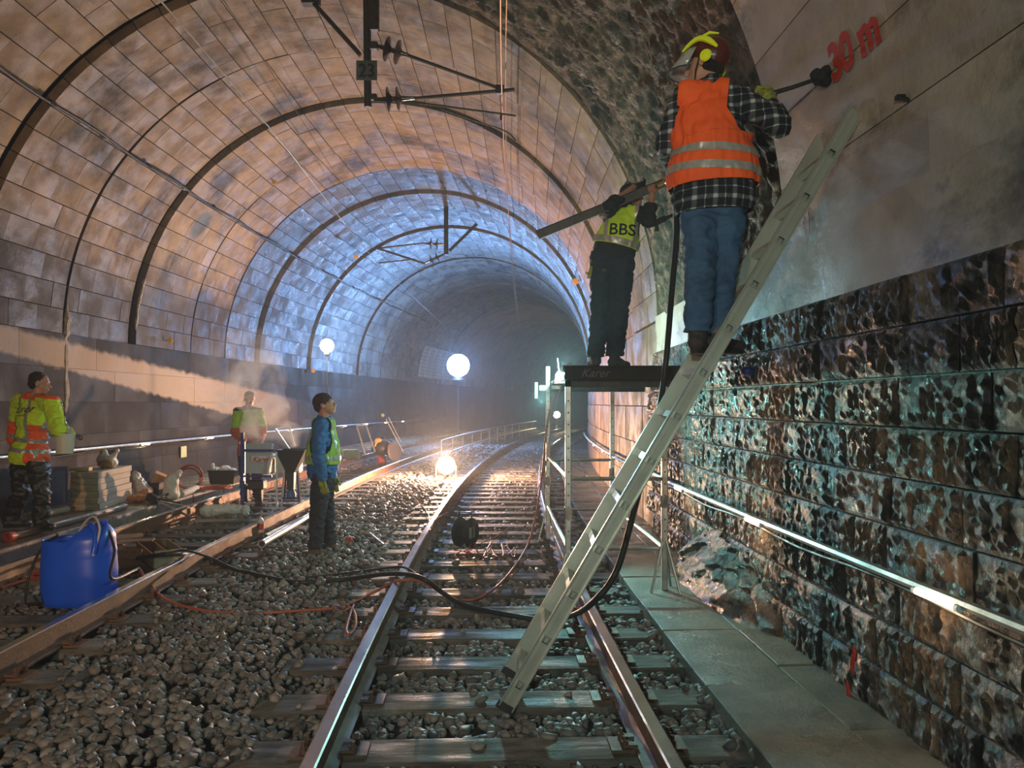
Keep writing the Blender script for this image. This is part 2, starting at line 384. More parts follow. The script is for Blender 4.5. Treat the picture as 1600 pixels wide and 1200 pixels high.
def flat_block(name, ly, lz, th, rough, ch, seed, nx=5, nz=4, m=None, bulge=0):
    V = []; F = []
    for i in range(nx + 1):
        for j in range(nz + 1):
            y = -ly / 2 + ly * i / nx; z = -lz / 2 + lz * j / nz; e = i in (0, nx) or j in (0, nz)
            q = fbm(Vector((seed * 5.3 + y * 9, z * 9, seed * 1.7)), 3)
            jit = 0 if e else .25
            if nx > 15: q = q * .8 + 1.1 * (hh(i, seed) * .5 + hh(i * 31 + j, seed) * .7)
            V.append((0 if e else -ch - bulge - rough * q, y + (ly / nx * jit * fbm(Vector((i, j, seed + 5)), 1)), z + (lz / nz * jit * fbm(Vector((i, j, seed + 9)), 1))))
    n = nz + 1
    for i in range(nx):
        for j in range(nz): F.append((i * n + j, (i + 1) * n + j, (i + 1) * n + j + 1, i * n + j + 1))
    rim = [j for j in range(nz + 1)] + [i * n + nz for i in range(1, nx + 1)] + [nx * n + j for j in range(nz - 1, -1, -1)] + [i * n for i in range(nx - 1, 0, -1)]
    b = len(V)
    for k in rim: V.append((th, V[k][1], V[k][2]))
    for k in range(len(rim)): F.append((rim[k], rim[(k + 1) % len(rim)], b + (k + 1) % len(rim), b + k))
    me = D.meshes.new(name); me.from_pydata(V, [], F); me.update()
    if m: me.materials.append(m)
    return me
def lay(parent, name, y0, y1, off, zs, lens, gap, m, rough, ch, th=.1, jitter=.01, bulge=0, side=1, nx=5, nz=4, sm=False):
    cache = {}
    for r, (z0, z1) in enumerate(zs):
        y = y0 - (0 if r % 2 else random.uniform(.1, .3))
        while y < y1:
            ly = random.choice(lens); dy = ly / (1 - off / 154); key = (ly, round(z1 - z0, 2), random.randrange(4))
            if key not in cache:
                cache[key] = flat_block(name, ly - gap, z1 - z0 - gap, th, rough, ch, len(cache) + 3 * r, nx, nz, m, bulge)
                if sm: cache[key].polygons.foreach_set('use_smooth', [True] * len(cache[key].polygons))
            ym = y + dy / 2
            o = D.objects.new(name, cache[key]); COL.objects.link(o); o.parent = parent
            o.location = P(ym, off + side * random.uniform(-jitter, jitter), (z0 + z1) / 2)
            o.rotation_euler = (0, 0, head(ym) + (0 if side > 0 else PI)); y += dy
courses = [(-.12 + .247 * i, -.12 + .247 * (i + 1)) for i in range(9)]
lay(wm, 'stone', 1.7, 9.4, WR - .055, courses, [.34, .45, .56, .68],   .012, M_stone, .012, .012, jitter=.006, bulge=.004, nx=22, nz=10, sm=False)
zr = [(-.12 + .52 * i, -.12 + .52 * (i + 1)) for i in range(5)]
lay(wr, 'wall_block', 9.5, 34, WR - .01, zr, [.8, 1.1, 1.3], .014, M_block, .004, .008, jitter=.008)
zl = [(.0 + .5 * i, .5 + .5 * i) for i in range(5)]
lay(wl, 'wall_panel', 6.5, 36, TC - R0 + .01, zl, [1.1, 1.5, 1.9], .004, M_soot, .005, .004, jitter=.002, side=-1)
# sprayed mound at the foot of the masonry
def mound(y, v):
    s = math.sin(PI * min(1, max(0, (y - 5.0) / 2.9))) ** .7 if 5.0 < y < 7.9 else 0
    q = fbm(Vector((y * 2, v * 3, 1)), 4) * .12 * min(1, v * 6, s * 3)
    return P(y, WR - .03 - s * (.30 * (1 - v) ** .7) + q - .03 * s, -.14 + v * (.50 * s + .02) + q * .5)
md = grid_mesh('wall_mound', mound, lin(5.0, 7.9, 110), lin(0, 1, 45), M_stone)
tag(md, 'dark sprayed concrete mound bulging from the foot of the stone wall', 'mound', kind='structure')

# ---- lime crusts running down the left wall at two joints, far grid of blocks painted pale as if lamplit
def crust(y, z0, z1, w, lab):
    mb = MB(); n = 26; pts = []; rs = []
    for k in range(n):
        z = z0 + (z1 - z0) * k / (n - 1); o = TC - R0 - .02 if z < ZS else TC - math.sqrt(max(0, R0 * R0 - (z - ZS) ** 2))
        pts.append(P(y + .03 * mn.noise(Vector((z * 6, y, 0))), o + .01, z)); rs.append(max(.004, w * (1 + .8 * mn.noise(Vector((z * 9, y, 3)))) * min(1, k / 3, (n - 1 - k) / 3)))
    mb.tube(pts, rs, 8); o = mb.build('lime_crust', M_crust, None, True); tag(o, lab, 'lime crust', kind='structure')
M_crust = mat('lime_crust_stuff', (.42, .36, .30, 1), (.20, .17, .14, 1), 12, .5, .3, 1, 30)
crust(11.32, 1.25, 3.0, .045, 'long pale lime crust running down the left wall behind the yellow jacket'); crust(13.28, 2.75, 3.7, .028, 'short pale lime crust on a ring joint of the left vault')
gp = empty('wall_grid', P(39, TC - R0, 2.6), 0, 'far left wall blocks coloured pale to look lit by the blue-white lamp', 'wall panel', kind='structure')
M_lit_block = mat('lit_block', (.62, .62, .60, 1), (.5, .5, .49, 1), 5, .6)
for i in range(7):
    for j in range(9):
        z = 2.75 + j * .165; y = 35.6 + i * 1.0; o_ = TC - math.sqrt(R0 * R0 - (z - ZS) ** 2); o2 = TC - math.sqrt(R0 * R0 - (z + .15 - ZS) ** 2)
        mb = MB(); a = [P(y, o_ - .02, z), P(y + .86, o_ - .02, z), P(y + .86, o2 - .02, z + .14), P(y, o2 - .02, z + .14)]; mb.prism(a, (0, 0, 0), frm(y)[2] * .06); mb.build('lit_block', M_lit_block, gp)
# ---- ground
fl = grid_mesh('floor', lambda y, o: P(y, o, -.235 + .02 * fbm(Vector((y * 2, o * 2, 0)), 3)), lin(-9, 85, 240), lin(TC - R0 - .2, WR + .1, 40), M_dirt)
tag(fl, 'dark gravel bed under both tracks', 'ground', kind='structure')
# right walkway of slabs
wk = empty('floor_walkway', P(5, 1.6, -.25), head(5), 'concrete slab walkway along the right wall', 'walkway', kind='structure')
for row, (o0, o1) in enumerate(((1.22, 1.74), (1.745, 2.06))):
    y = 1.4 - row * .3; k = 0
    while y < 26:
        ly = random.choice([.75, .9, 1.05]); z = -.10 + random.uniform(-.008, .008)
        mb = MB()
        b = [P(y + .006, o0, z), P(y + ly - .006, o0, z), P(y + ly - .006, o1, z + .004), P(y + .006, o1, z)]
        mb.prism([p - Vector((0, 0, .16)) for p in b], (0, 0, 0), (0, 0, .16)); mb.build('slab', M_slab, wk, bevel=.006)
        y += ly
# left ledge
lg = empty('floor_ledge', P(10, -5.6, -.25), head(10), 'concrete cable trough ledge along the left wall', 'ledge', kind='structure')
y = 4.0
while y < 40:
    mb = MB(); b = [P(y + .005, -6.36, 0), P(y + 1.19, -6.36, 0), P(y + 1.19, -4.93, 0), P(y + .005, -4.93, 0)]
    mb.prism([p - Vector((0, 0, .24)) for p in b], (0, 0, 0), (0, 0, .24)); mb.build('slab', M_slab, lg, bevel=.01); y += 1.2

# ---------------------------------------------------------------- tracks
RP = [(-.07, -.165), (.07, -.165), (.07, -.155), (.012, -.135), (.009, -.04), (.036, -.03), (.036, -.006), (.028, 0), (-.028, 0), (-.036, -.006), (-.036, -.03), (-.009, -.04), (-.012, -.135), (-.07, -.155)]
def rail(off, y0, y1, parent, lab=None):
    ys = lin(y0, y1, int((y1 - y0) / .5)); n = len(RP)
    V = [P(y, off + a, z) for y in ys for a, z in RP]
    F = []; mi = []
    for i in range(len(ys) - 1):
        for k in range(n):
            F.append((i * n + k, i * n + (k + 1) % n, (i + 1) * n + (k + 1) % n, (i + 1) * n + k)); mi.append(1 if k in (6, 7, 8) else 0)
    mb = MB(); mb.v = V; mb.f = F + [tuple(range(n))]; mb.mi = mi + [0]
    o = mb.build('rail', [M_rail, M_rail_top], parent)
    if lab: tag(o, lab)
    return o
def sleeper_mesh(s):
    V = []; n = 9
    prof = lambda x: [(-.13, -.16), (.13, -.16), (.13, -.01), (.118, 0), (-.118, 0), (-.13, -.01)]
    for i in range(n):
        x = -1.28 + 2.56 * i / (n - 1)
        for (y, z) in prof(x): V.append((x, y + .006 * fbm(Vector((x * 2, s, y * 9)), 2), z + (.005 * fbm(Vector((x * 3, s, y * 20)), 2))))
    F = [tuple(range(6)), tuple(range((n - 1) * 6, n * 6))[::-1]] + [(i * 6 + k, (i + 1) * 6 + k, (i + 1) * 6 + (k + 1) % 6, i * 6 + (k + 1) % 6) for i in range(n - 1) for k in range(6)]
    me = D.meshes.new('sleeper'); me.from_pydata(V, [], F); me.update(); me.materials.append(M_sleeper); return me
SL = [sleeper_mesh(s * 7.7) for s in range(5)]
clip = MB(); clip.box((0, 0, .008), (.36, .15, .016))
for sx in (-1, 1):
    for sy in (-.045, .045):
        clip.lathe([(.017, 0), (.017, .03), (.010, .03), (.010, .055), (0, .055)], (sx * .115, sy, .015), seg=6); clip.box((sx * .085, sy, .028), (.06, .04, .014))
CLIP = clip.mesh('rail_fastening'); CLIP.materials.append(M_rail)
SLEEPERS = []
def track(tc, y0, y1, lab, step=.61, ph=0):
    t = empty('railway_track', P(6, tc, -.17), 0, lab, 'track')
    for s, nm in ((-1, 'left'), (1, 'right')): rail(tc + s * .753, y0 - 6, y1, t)
    y = y0 + ph; inv = wmat(t).inverted()
    while y < y1:
        o = D.objects.new('sleeper', random.choice(SL)); COL.objects.link(o); o.parent = t
        o.location = inv @ (P(y, tc + random.uniform(-.03, .03), -.168)); o.rotation_euler = (0, 0, head(y) + random.uniform(-.012, .012)); SLEEPERS.append((y, tc))
        if y < 13:
            for s in (-1, 1):
                c = D.objects.new('rail_fastening', CLIP); COL.objects.link(c); c.parent = t
                c.location = inv @ P(y, tc + s * .753, -.168); c.rotation_euler = (0, 0, head(y))
        y += step
    return t
TL = -3.68
track(0, 1.75, 70, 'right-hand railway track running from the camera under the ladder', ph=.08)
track(TL, 2.6, 60, 'left-hand railway track beside the blue canister and the mixing machine', ph=.3)

# ---------------------------------------------------------------- ballast
ico = bmesh.new(); bmesh.ops.create_icosphere(ico, subdivisions=1, radius=1)
iv = np.array([v.co[:] for v in ico.verts]); iF = np.array([[v.index for v in f.verts] for f in ico.faces]); ico.free()
rng = np.random.default_rng(5)
def stone_shape(r):
    q = iv * (1 + r.uniform(-.28, .28, (len(iv), 1))) * r.uniform([.8, .6, .45], [1.2, .95, .8]); return q
SH = [stone_shape(rng) for _ in range(24)]
def sleeper_hit(y, o):
    # true where a sleeper's top must stay free
    for tc, y0, ph in ((0, 1.75, .08), (TL, 2.6, .3)):
        if abs(o - tc) < 1.30:
            f = (y - y0 - ph) / .61; f = abs(f - round(f)) * .61
            return f < .145
    return False
def near_rail(o): return any(abs(o - r) < .09 for r in (-.753, .753, TL - .753, TL + .753))
cand = []
y = 1.9
bands = [(1.9, 4.5, 560, .037), (4.5, 7, 430, .037), (7, 10.5, 260, .040), (10.5, 16, 120, .045), (16, 30, 40, .06)]
for (a, b, den, sz) in bands:
    n = int((b - a) * 6.2 * den); ys = rng.uniform(a, b, n); os_ = rng.uniform(-4.9, 1.24, n)
    for yy, oo in zip(ys, os_):
        pp = P(yy, oo, 0)
        if abs(pp.x) > yy * .69 + .1: continue
        if near_rail(oo): continue
        hit = sleeper_hit(yy, oo)
        if hit:
            far_end = min(abs(oo - 0), abs(oo - TL))
            if far_end < 1.12 and rng.random() > .012: continue
            if far_end >= 1.12 and rng.random() > .35: continue
        zb = -.208 if not hit else -.165
        zb += .045 * max(0, 1 - abs(oo - (-1.84)) / .7)          # shoulder between the tracks rises a little
        cand.append((yy, pp.x, pp.y, zb + rng.uniform(-.012, .018), sz * rng.uniform(.55, 1.35)))
cand.sort(key=lambda c: -c[4] / c[0])
bed = empty('ballast', (0, 5, -.22), 0, 'loose grey track ballast stones between and beside the rails', 'gravel', kind='structure')
smesh = []
for k, s in enumerate(SH):
    me = D.meshes.new('ballast_stone'); me.from_pydata([tuple(v) for v in s], [], [tuple(f) for f in iF]); me.update(); me.materials.append(M_ballast); smesh.append(me)
inv = wmat(bed).inverted()
for c in cand[:290]:
    o = D.objects.new('ballast_stone', random.choice(smesh)); COL.objects.link(o); o.parent = bed
    o.location = inv @ Vector((c[1], c[2], c[3])); o.scale = (c[4],) * 3; o.rotation_euler = (random.uniform(-.5, .5), random.uniform(-.5, .5), random.uniform(0, 6.3))
rest = cand[290:]; n = len(rest)
A = np.array([(c[1], c[2], c[3], c[4]) for c in rest])
idx = rng.integers(0, len(SH), n); an = rng.uniform(0, 2 * PI, n); tl = rng.uniform(-.5, .5, (n, 2))
S = np.array(SH)[idx] * A[:, 3][:, None, None]
def rx(S, a): c, s = np.cos(a)[:, None], np.sin(a)[:, None]; return np.stack([S[..., 0], c * S[..., 1] - s * S[..., 2], s * S[..., 1] + c * S[..., 2]], -1)
def ry(S, a): c, s = np.cos(a)[:, None], np.sin(a)[:, None]; return np.stack([c * S[..., 0] + s * S[..., 2], S[..., 1], -s * S[..., 0] + c * S[..., 2]], -1)
def rzz(S, a): c, s = np.cos(a)[:, None], np.sin(a)[:, None]; return np.stack([c * S[..., 0] - s * S[..., 1], s * S[..., 0] + c * S[..., 1], S[..., 2]], -1)
S = rzz(ry(rx(S, tl[:, 0]), tl[:, 1]), an) + A[:, None, :3]
V = S.reshape(-1, 3); F = (iF[None] + (np.arange(n) * len(iv))[:, None, None]).reshape(-1, 3)
me = D.meshes.new('ballast_gravel'); me.vertices.add(len(V)); me.vertices.foreach_set('co', V.ravel())
me.loops.add(len(F) * 3); me.loops.foreach_set('vertex_index', F.ravel().astype(np.int32)); me.polygons.add(len(F))
me.polygons.foreach_set('loop_start', np.arange(0, len(F) * 3, 3, dtype=np.int32)); me.update(calc_edges=True)
at_ = me.attributes.new('shade', 'FLOAT', 'FACE'); at_.data.foreach_set('value', np.repeat(rng.uniform(.55, 1.5, n), len(iF)).astype(np.float32))
mg = mat('ballast_gravel', (.24, .215, .20, 1), (.12, .105, .098, 1), 9, .7, .35, .4, 40).copy(); mg.name = 'ballast_gravel_shaded'
nt = mg.node_tree; aa = nt.nodes.new('ShaderNodeAttribute'); aa.attribute_name = 'shade'; hs = nt.nodes.new('ShaderNodeHueSaturation')
bs = nt.nodes['Principled BSDF']; src = bs.inputs['Base Color'].links[0].from_socket; nt.links.new(src, hs.inputs['Color']); nt.links.new(aa.outputs['Fac'], hs.inputs['Value']); nt.links.new(hs.outputs[0], bs.inputs['Base Color'])
gv = link('ballast_gravel', me, mg, bed); me.transform(inv); gv['kind'] = 'stuff'
# ---------------------------------------------------------------- people
def cap(a, b, ra, rb): return ('c', Vector(a), Vector(b), ra, rb)
def ell(c, r, rot=None): return ('e', Vector(c), Vector(r), rot)
def remesh(name, prims, vox, mats, parent, infl=0, smooth=4, folds=0, ffreq=(9, 9, 16), cuts=(), seed=0, thick=0):
    mb = MB()
    for p in prims:
        if p[0] == 'c':
            a, b, ra, rb = p[1:]; ra += infl; rb += infl
            if (b - a).length < 1e-5: b = a + Vector((0, 0, .001))
            t = (b - a).normalized(); pts = []; rs = []
            for k in range(5):
                an = PI / 2 * (1 - k / 5); pts.append(a - t * ra * math.sin(an)); rs.append(max(ra * math.cos(an), ra * .12))
            pts.append(a); rs.append(ra); pts.append(b); rs.append(rb)
            for k in range(1, 6):
                an = PI / 2 * k / 5; pts.append(b + t * rb * math.sin(an)); rs.append(max(rb * math.cos(an), rb * .12))
            mb.tube(pts, rs, 14)
        else:
            mb.ball(p[1], p[2] + Vector((infl,) * 3), 18, rot=p[3])
    me = mb.mesh(name); bm = bmesh.new(); bm.from_mesh(me); bmesh.ops.recalc_face_normals(bm, faces=bm.faces[:]); bm.to_mesh(me); bm.free()
    o = D.objects.new(name, me); COL.objects.link(o)
    m = o.modifiers.new('r', 'REMESH'); m.mode = 'VOXEL'; m.voxel_size = vox
    if smooth: s = o.modifiers.new('s', 'SMOOTH'); s.factor = .5; s.iterations = smooth
    dg = bpy.context.evaluated_depsgraph_get(); dg.update()
    ev = o.evaluated_get(dg); me2 = D.meshes.new_from_object(ev); o.modifiers.clear(); old = o.data; o.data = me2; D.meshes.remove(old); me2.name = name
    bm = bmesh.new(); bm.from_mesh(me2)
    for co, no in cuts:                      # no points to the side that is removed
        bmesh.ops.bisect_plane(bm, geom=bm.verts[:] + bm.edges[:] + bm.faces[:], plane_co=co, plane_no=no, clear_outer=True)
    bm.normal_update()
    if folds:
        so = Vector((seed * 3.7, seed * 1.3, seed * 2.1))
        for v in bm.verts:
            q = Vector((v.co.x * ffreq[0], v.co.y * ffreq[1], v.co.z * ffreq[2])) + so
            n = 1 - abs(mn.fractal(q, 1, 2, 2)) * 2.2; v.co += v.normal * folds * (n - .4)
    bm.to_mesh(me2); bm.free()
    if not me2.materials:
        for mt in (mats if isinstance(mats, (list, tuple)) else [mats]): me2.materials.append(mt)
    me2.polygons.foreach_set('use_smooth', [True] * len(me2.polygons))
    if parent: o.parent = parent; me2.transform(wmat(parent).inverted())
    if thick:
        sd = o.modifiers.new('thickness', 'SOLIDIFY'); sd.thickness = thick; sd.offset = -1
    return o
def patch(src, name, m, planes, off=.003, thick=0):      # a strip of cloth lying on another piece
    me = src.data.copy(); me.name = name; M = wmat(src.parent) if src.parent else Matrix(); me.transform(M)
    bm = bmesh.new(); bm.from_mesh(me)
    for co, no in planes: bmesh.ops.bisect_plane(bm, geom=bm.verts[:] + bm.edges[:] + bm.faces[:], plane_co=Vector(co), plane_no=Vector(no), clear_outer=True)
    bm.normal_update()
    for v in bm.verts: v.co += v.normal * off
    bm.to_mesh(me); bm.free(); me.materials.clear(); me.materials.append(m); me.transform(M.inverted())
    o = D.objects.new(name, me); COL.objects.link(o); o.parent = src.parent; return o
from mathutils.bvhtree import BVHTree
def writing(name, txt, size, m, center, right, up, parent, onto=None, shear=0, off=.004, ext=0, spacing=1, sx=1, bold=0):
    cu = D.curves.new(name, 'FONT'); cu.body = txt; cu.size = size; cu.align_x = 'CENTER'; cu.align_y = 'CENTER'; cu.shear = shear; cu.offset = bold; cu.extrude = ext; cu.space_character = spacing
    cu.resolution_u = 3
    t = D.objects.new(name, cu); COL.objects.link(t); dg = bpy.context.evaluated_depsgraph_get(); dg.update()
    me = D.meshes.new_from_object(t.evaluated_get(dg)); D.objects.remove(t); D.curves.remove(cu); me.name = name
    r = Vector(right).normalized(); u = (Vector(up) - Vector(up).dot(r) * r).normalized(); n = r.cross(u)
    if onto is not None:
        bm = bmesh.new(); bm.from_mesh(me); bmesh.ops.triangulate(bm, faces=bm.faces[:]); bmesh.ops.subdivide_edges(bm, edges=[e for e in bm.edges if e.calc_length() > size * .12], cuts=2); bm.to_mesh(me); bm.free()
        ob = bmesh.new(); ob.from_mesh(onto.data); ob.transform(wmat(onto.parent) if onto.parent else wmat(onto)); tree = BVHTree.FromBMesh(ob)
    for v in me.vertices:
        p = Vector(center) + r * v.co.x * sx + u * v.co.y + n * v.co.z
        if onto is not None:
            h = tree.ray_cast(p + n * .4, -n)
            if h[0] is not None: p = h[0] + n * off
        v.co = p
    if onto is not None: ob.free()
    o = link(name, me, m, parent)
    if parent: me.transform(wmat(parent).inverted())
    return o

def hand(wr, d, n, curl=.9, sc=1., grip=0):
    """palm and five fingers: d runs along the palm, n out of the palm (towards which the fingers close)"""
    d = Vector(d).normalized(); n = (Vector(n) - Vector(n).dot(d) * d).normalized(); s = d.cross(n); wr = Vector(wr); out = []
    for k, (sp, ln) in enumerate(((-.030, .072), (-.010, .080), (.011, .075), (.030, .060))):
        kn = wr + (d * .085 + s * sp) * sc
        out.append(cap(wr + s * sp * .45 * sc + d * .01, kn, .013 * sc, .0105 * sc))
        a = kn; ang = curl * .35
        for q, r0, r1 in ((.46, .0100, .0092), (.31, .0092, .0085), (.23, .0085, .0075)):
            b = a + (d * math.cos(ang) + n * math.sin(ang)) * ln * q * sc + s * sp * .05
            out.append(cap(a, b, r0 * sc, r1 * sc)); a = b; ang += curl
    th0 = wr + (d * .022 - s * .030) * sc; th1 = th0 + (d * .035 - s * .022 + n * .018) * sc; th2 = th1 + (d * .030 - s * .002 + n * .022 * (1 + curl)) * sc
    out += [cap(wr + d * .01 * sc, th0, .016 * sc, .014 * sc), cap(th0, th1, .014 * sc, .011 * sc), cap(th1, th2, .0105 * sc, .008 * sc)]
    return out
def headprims(c, f, up=(0, 0, 1), sc=1):
    f = Vector(f).normalized(); u = (Vector(up) - Vector(up).dot(f) * f).normalized(); s = f.cross(u); c = Vector(c)
    R = Matrix((s, f, u)).transposed(); q = lambda a, b, e: c + (s * a + f * b + u * e) * sc
    return [ell(q(0, -.008, .03), (.074 * sc, .092 * sc, .088 * sc), R), ell(q(0, .022, -.03), (.058 * sc, .068 * sc, .078 * sc), R), ell(q(0, .045, -.075), (.036 * sc, .035 * sc, .032 * sc), R),
            cap(q(0, .088, .005), q(0, .106, -.028), .008 * sc, .014 * sc), cap(q(-.012, .102, -.032), q(.012, .102, -.032), .010 * sc, .010 * sc),
            ell(q(0, .088, -.058), (.024 * sc, .010 * sc, .006 * sc), R), ell(q(0, .084, -.068), (.020 * sc, .010 * sc, .006 * sc), R), cap(q(-.035, .080, .022), q(.035, .080, .022), .010 * sc, .010 * sc),
            ell(q(-.076, -.005, -.01), (.010 * sc, .018 * sc, .032 * sc), R), ell(q(.076, -.005, -.01), (.010 * sc, .018 * sc, .032 * sc), R)], (lambda a, b, e: q(a, b, e)), R
class Fig:
    def __init__(s, J, face, up=(0, 0, 1), fat=1., lab='', cat='person'):
        s.J = {k: Vector(v) for k, v in J.items()}; J = s.J
        s.fat = fat; s.root = empty('person', (J['ankL'] + J['ankR']) / 2 - Vector((0, 0, .08)), 0, lab, cat)
        rt = (J['shR'] - J['shL']).normalized(); upv = ((J['shL'] + J['shR']) / 2 - (J['hipL'] + J['hipR']) / 2).normalized()
        fw = upv.cross(rt).normalized(); rt2 = fw.cross(upv); s.rt, s.up, s.fw = rt, upv, fw; R = Matrix((rt2, fw, upv)).transposed(); s.R = R
        hp = (J['hipL'] + J['hipR']) / 2; sh = (J['shL'] + J['shR']) / 2; s.hp, s.sh = hp, sh; L = (sh - hp).length; s.L = L
        w = (J['shR'] - J['shL']).length / 2
        s.torso = [ell(hp + upv * .02, (.155 * fat, .115 * fat, .12), R), ell(hp.lerp(sh, .38), (.142 * fat, .105 * fat, .17), R), ell(hp.lerp(sh, .68), (min(.165, w * .98) * fat, .112 * fat, .18), R),
                   cap(J['shL'] + (sh - J['shL']) * .12, J['shR'] + (sh - J['shR']) * .12, .062, .062), ell(hp.lerp(sh, .9), (.12, .09, .09), R)]
        s.neck = [cap(sh + upv * .01, J['head'] - upv * .02, .066, .058)]
        s.legs = []
        for q in 'LR': s.legs += [cap(J['hip' + q], J['knee' + q], .076, .048), cap(J['knee' + q], J['ank' + q], .046, .034)]
        s.feet = []
        for q in 'LR':
            an = J['ank' + q]; td = Vector(J.get('toe' + q, an + fw)) - an; td.z = min(td.z, 0) * 0; td.normalize(); s.feet.append((an, td))
        s.arms = []; s.arm = {}
        for q in 'LR':
            s.arm[q] = [cap(J['sh' + q], J['el' + q], .054, .040), cap(J['el' + q], J['wr' + q], .041, .028)]; s.arms += s.arm[q]
        s.hd, s.q, s.HR = headprims(J['head'], face, up, 1.09); s.face = face
        s.hands = []
        for q in 'LR':
            if 'hd' + q in J: s.hands += hand(J['wr' + q], J['hd' + q], J['hn' + q], s.curl if hasattr(s, 'curl') else .75)
        feet = []
        for an, td in s.feet: feet += [cap(an, an + td * .03 + Vector((0, 0, -.045)), .038, .036), cap(an - td * .02 + Vector((0, 0, -.045)), an + td * .15 + Vector((0, 0, -.055)), .034, .026)]
        s.body = remesh('body', s.torso + s.neck + s.legs + s.arms + s.hd + s.hands + feet, .0085, M_skin, s.root, smooth=2)
        for e in (-.030, .030):
            MB().ball(s.q(e, .079, .008), .0115, 10).build('eye', M_eye, s.root, True)
    def boots(s, m, sole, h=.10):
        for an, td in s.feet:
            side = td.cross(Vector((0, 0, 1)))
            pr = [cap(an + Vector((0, 0, h)), an + Vector((0, 0, -.03)), .052, .050), cap(an - td * .035 + Vector((0, 0, -.035)), an + td * .16 + Vector((0, 0, -.048)), .047, .036), ell(an + td * .175 + Vector((0, 0, -.045)), (.048, .048, .034)), cap(an + Vector((0, 0, 0)), an + td * .11 + Vector((0, 0, -.03)), .046, .034)]
            b = remesh('boot', pr, .009, m, s.root, smooth=3, folds=.004, ffreq=(25, 25, 40), cuts=[(an + Vector((0, 0, h + .02)), Vector((0, 0, 1))), (an + Vector((0, 0, -.078)), Vector((0, 0, -1)))])
            mb = MB(); out = []
            for k in range(20):
                a = 2 * PI * k / 20; x = math.cos(a); y = math.sin(a); c = .066
                out.append(an + td * (c + x * .142) + side * y * (.048 if x < 0 else .053) + Vector((0, 0, -.094)))
            mb.prism(out, (0, 0, 0), (0, 0, .022)); so = mb.build('sole', sole, b)
    def trousers(s, m, infl=.022, folds=.012, top=.09, bottom=.03, **k):
        J = s.J; pr = []
        for q in 'LR': pr += [cap(J['hip' + q], J['knee' + q], .090, .064), cap(J['knee' + q], J['ank' + q], .062, .056)]
        pr += [ell(s.hp + s.up * .0, (.150 * s.fat, .112 * s.fat, .11), s.R)]
        cuts = [(s.hp + s.up * top, s.up)]
        lo = min(J['ankL'].z, J['ankR'].z) + bottom
        o = remesh('trousers', pr, .011, m, s.root, infl=infl, smooth=4, folds=folds, cuts=cuts + [(Vector((0, 0, lo)), Vector((0, 0, -1)))], thick=.006, **k)
        return o
    def top(s, name, m, infl=.018, folds=.009, low=-.05, sleeves='LR', sl=.93, collar=.03, vox=.011, extra=(), **k):
        J = s.J; pr = list(s.torso)
        for q in sleeves: pr += [cap(J['sh' + q], J['el' + q], .058, .048), cap(J['el' + q], J['el' + q].lerp(J['wr' + q], sl), .048, .036)]
        pr += [cap(s.hp + s.up * low, s.hp + s.up * .1, .13, .125)] if 0 else [ell(s.hp + s.up * (low + .10), (.182 * s.fat, .145 * s.fat, .21), s.R)]
        pr += [cap(s.sh, s.sh + s.up * .06, .062, .060)] + list(extra)
        cuts = [(s.hp + s.up * low, -s.up), (s.sh + s.up * (.085 + collar), s.up)]
        return remesh(name, pr, vox, m, s.root, infl=infl, smooth=4, folds=folds, cuts=cuts, **k)
    def vest(s, m, infl=.040, low=.02, folds=.007, armw=.80, name='vest', wl=1.0, thick=.004, drop=.30, fat=1.0, aL=None, aR=None):
        J = s.J; w = (J['shR'] - J['shL']).length / 2
        pr = [ell(p[1], (p[2].x * fat, p[2].y, p[2].z), p[3]) if p[0] == 'e' else p for p in s.torso[:3]] + [s.torso[4], cap(J['shL'].lerp(s.sh, .16), J['shR'].lerp(s.sh, .16), .068, .068), ell(s.hp + s.up * (low + .06), (.186 * fat, .150 * fat, .25), s.R), cap(s.hp.lerp(s.sh, .1), s.hp.lerp(s.sh, .55), .135 * fat, .14 * fat)]
        cuts = [(s.hp + s.up * low, -s.up), (s.sh + s.up * .085, s.up)]
        for q, sg in (('L', -1), ('R', 1)):
            c = s.sh + s.rt * sg * w * armw; cuts.append((c + s.up * 0, (s.rt * sg + s.up * .0)))
        # arm holes: cut sides only above the chest, so remesh first and cut with two-plane wedge
        o = remesh(name, pr, .010, m, s.root, infl=infl, smooth=4, folds=folds, ffreq=(14, 14, 5), cuts=cuts[:2])
        me = o.data; bm = bmesh.new(); bm.from_mesh(me); bm.transform(wmat(s.root))
        for q, sg in (('L', -1), ('R', 1)):
            pl = s.sh + s.rt * sg * w * ((aL if sg < 0 else aR) or armw); lo_ = s.sh - s.up * drop * s.L / .5
            dg0 = pl + (lo_ - pl).dot(s.up) * s.up + s.up * .11; dgn = (s.rt * sg * .11 + s.up * .07).normalized()
            for co, no in ((pl, s.rt * sg), (lo_, s.up), (dg0, dgn)): bmesh.ops.bisect_plane(bm, geom=bm.verts[:] + bm.edges[:] + bm.faces[:], plane_co=co, plane_no=no)
            kill = []
            for f in bm.faces:
                c = f.calc_center_median(); a = (c - pl).dot(s.rt * sg); b = (c - lo_).dot(s.up)
                if a > 0 and b > 0 and (c - dg0).dot(dgn) > 0: kill.append(f)
            bmesh.ops.delete(bm, geom=kill, context='FACES')
        # neck opening
        kill = [f for f in bm.faces if ((f.calc_center_median() - s.sh) - (f.calc_center_median() - s.sh).dot(s.up) * s.up).length < .085 and (f.calc_center_median() - s.sh).dot(s.up) > .0]
        bmesh.ops.delete(bm, geom=kill, context='FACES')
        bm.transform(wmat(s.root).inverted()); bm.to_mesh(me); bm.free()
        sd = o.modifiers.new('thickness', 'SOLIDIFY'); sd.thickness = thick; sd.offset = -1
        return o
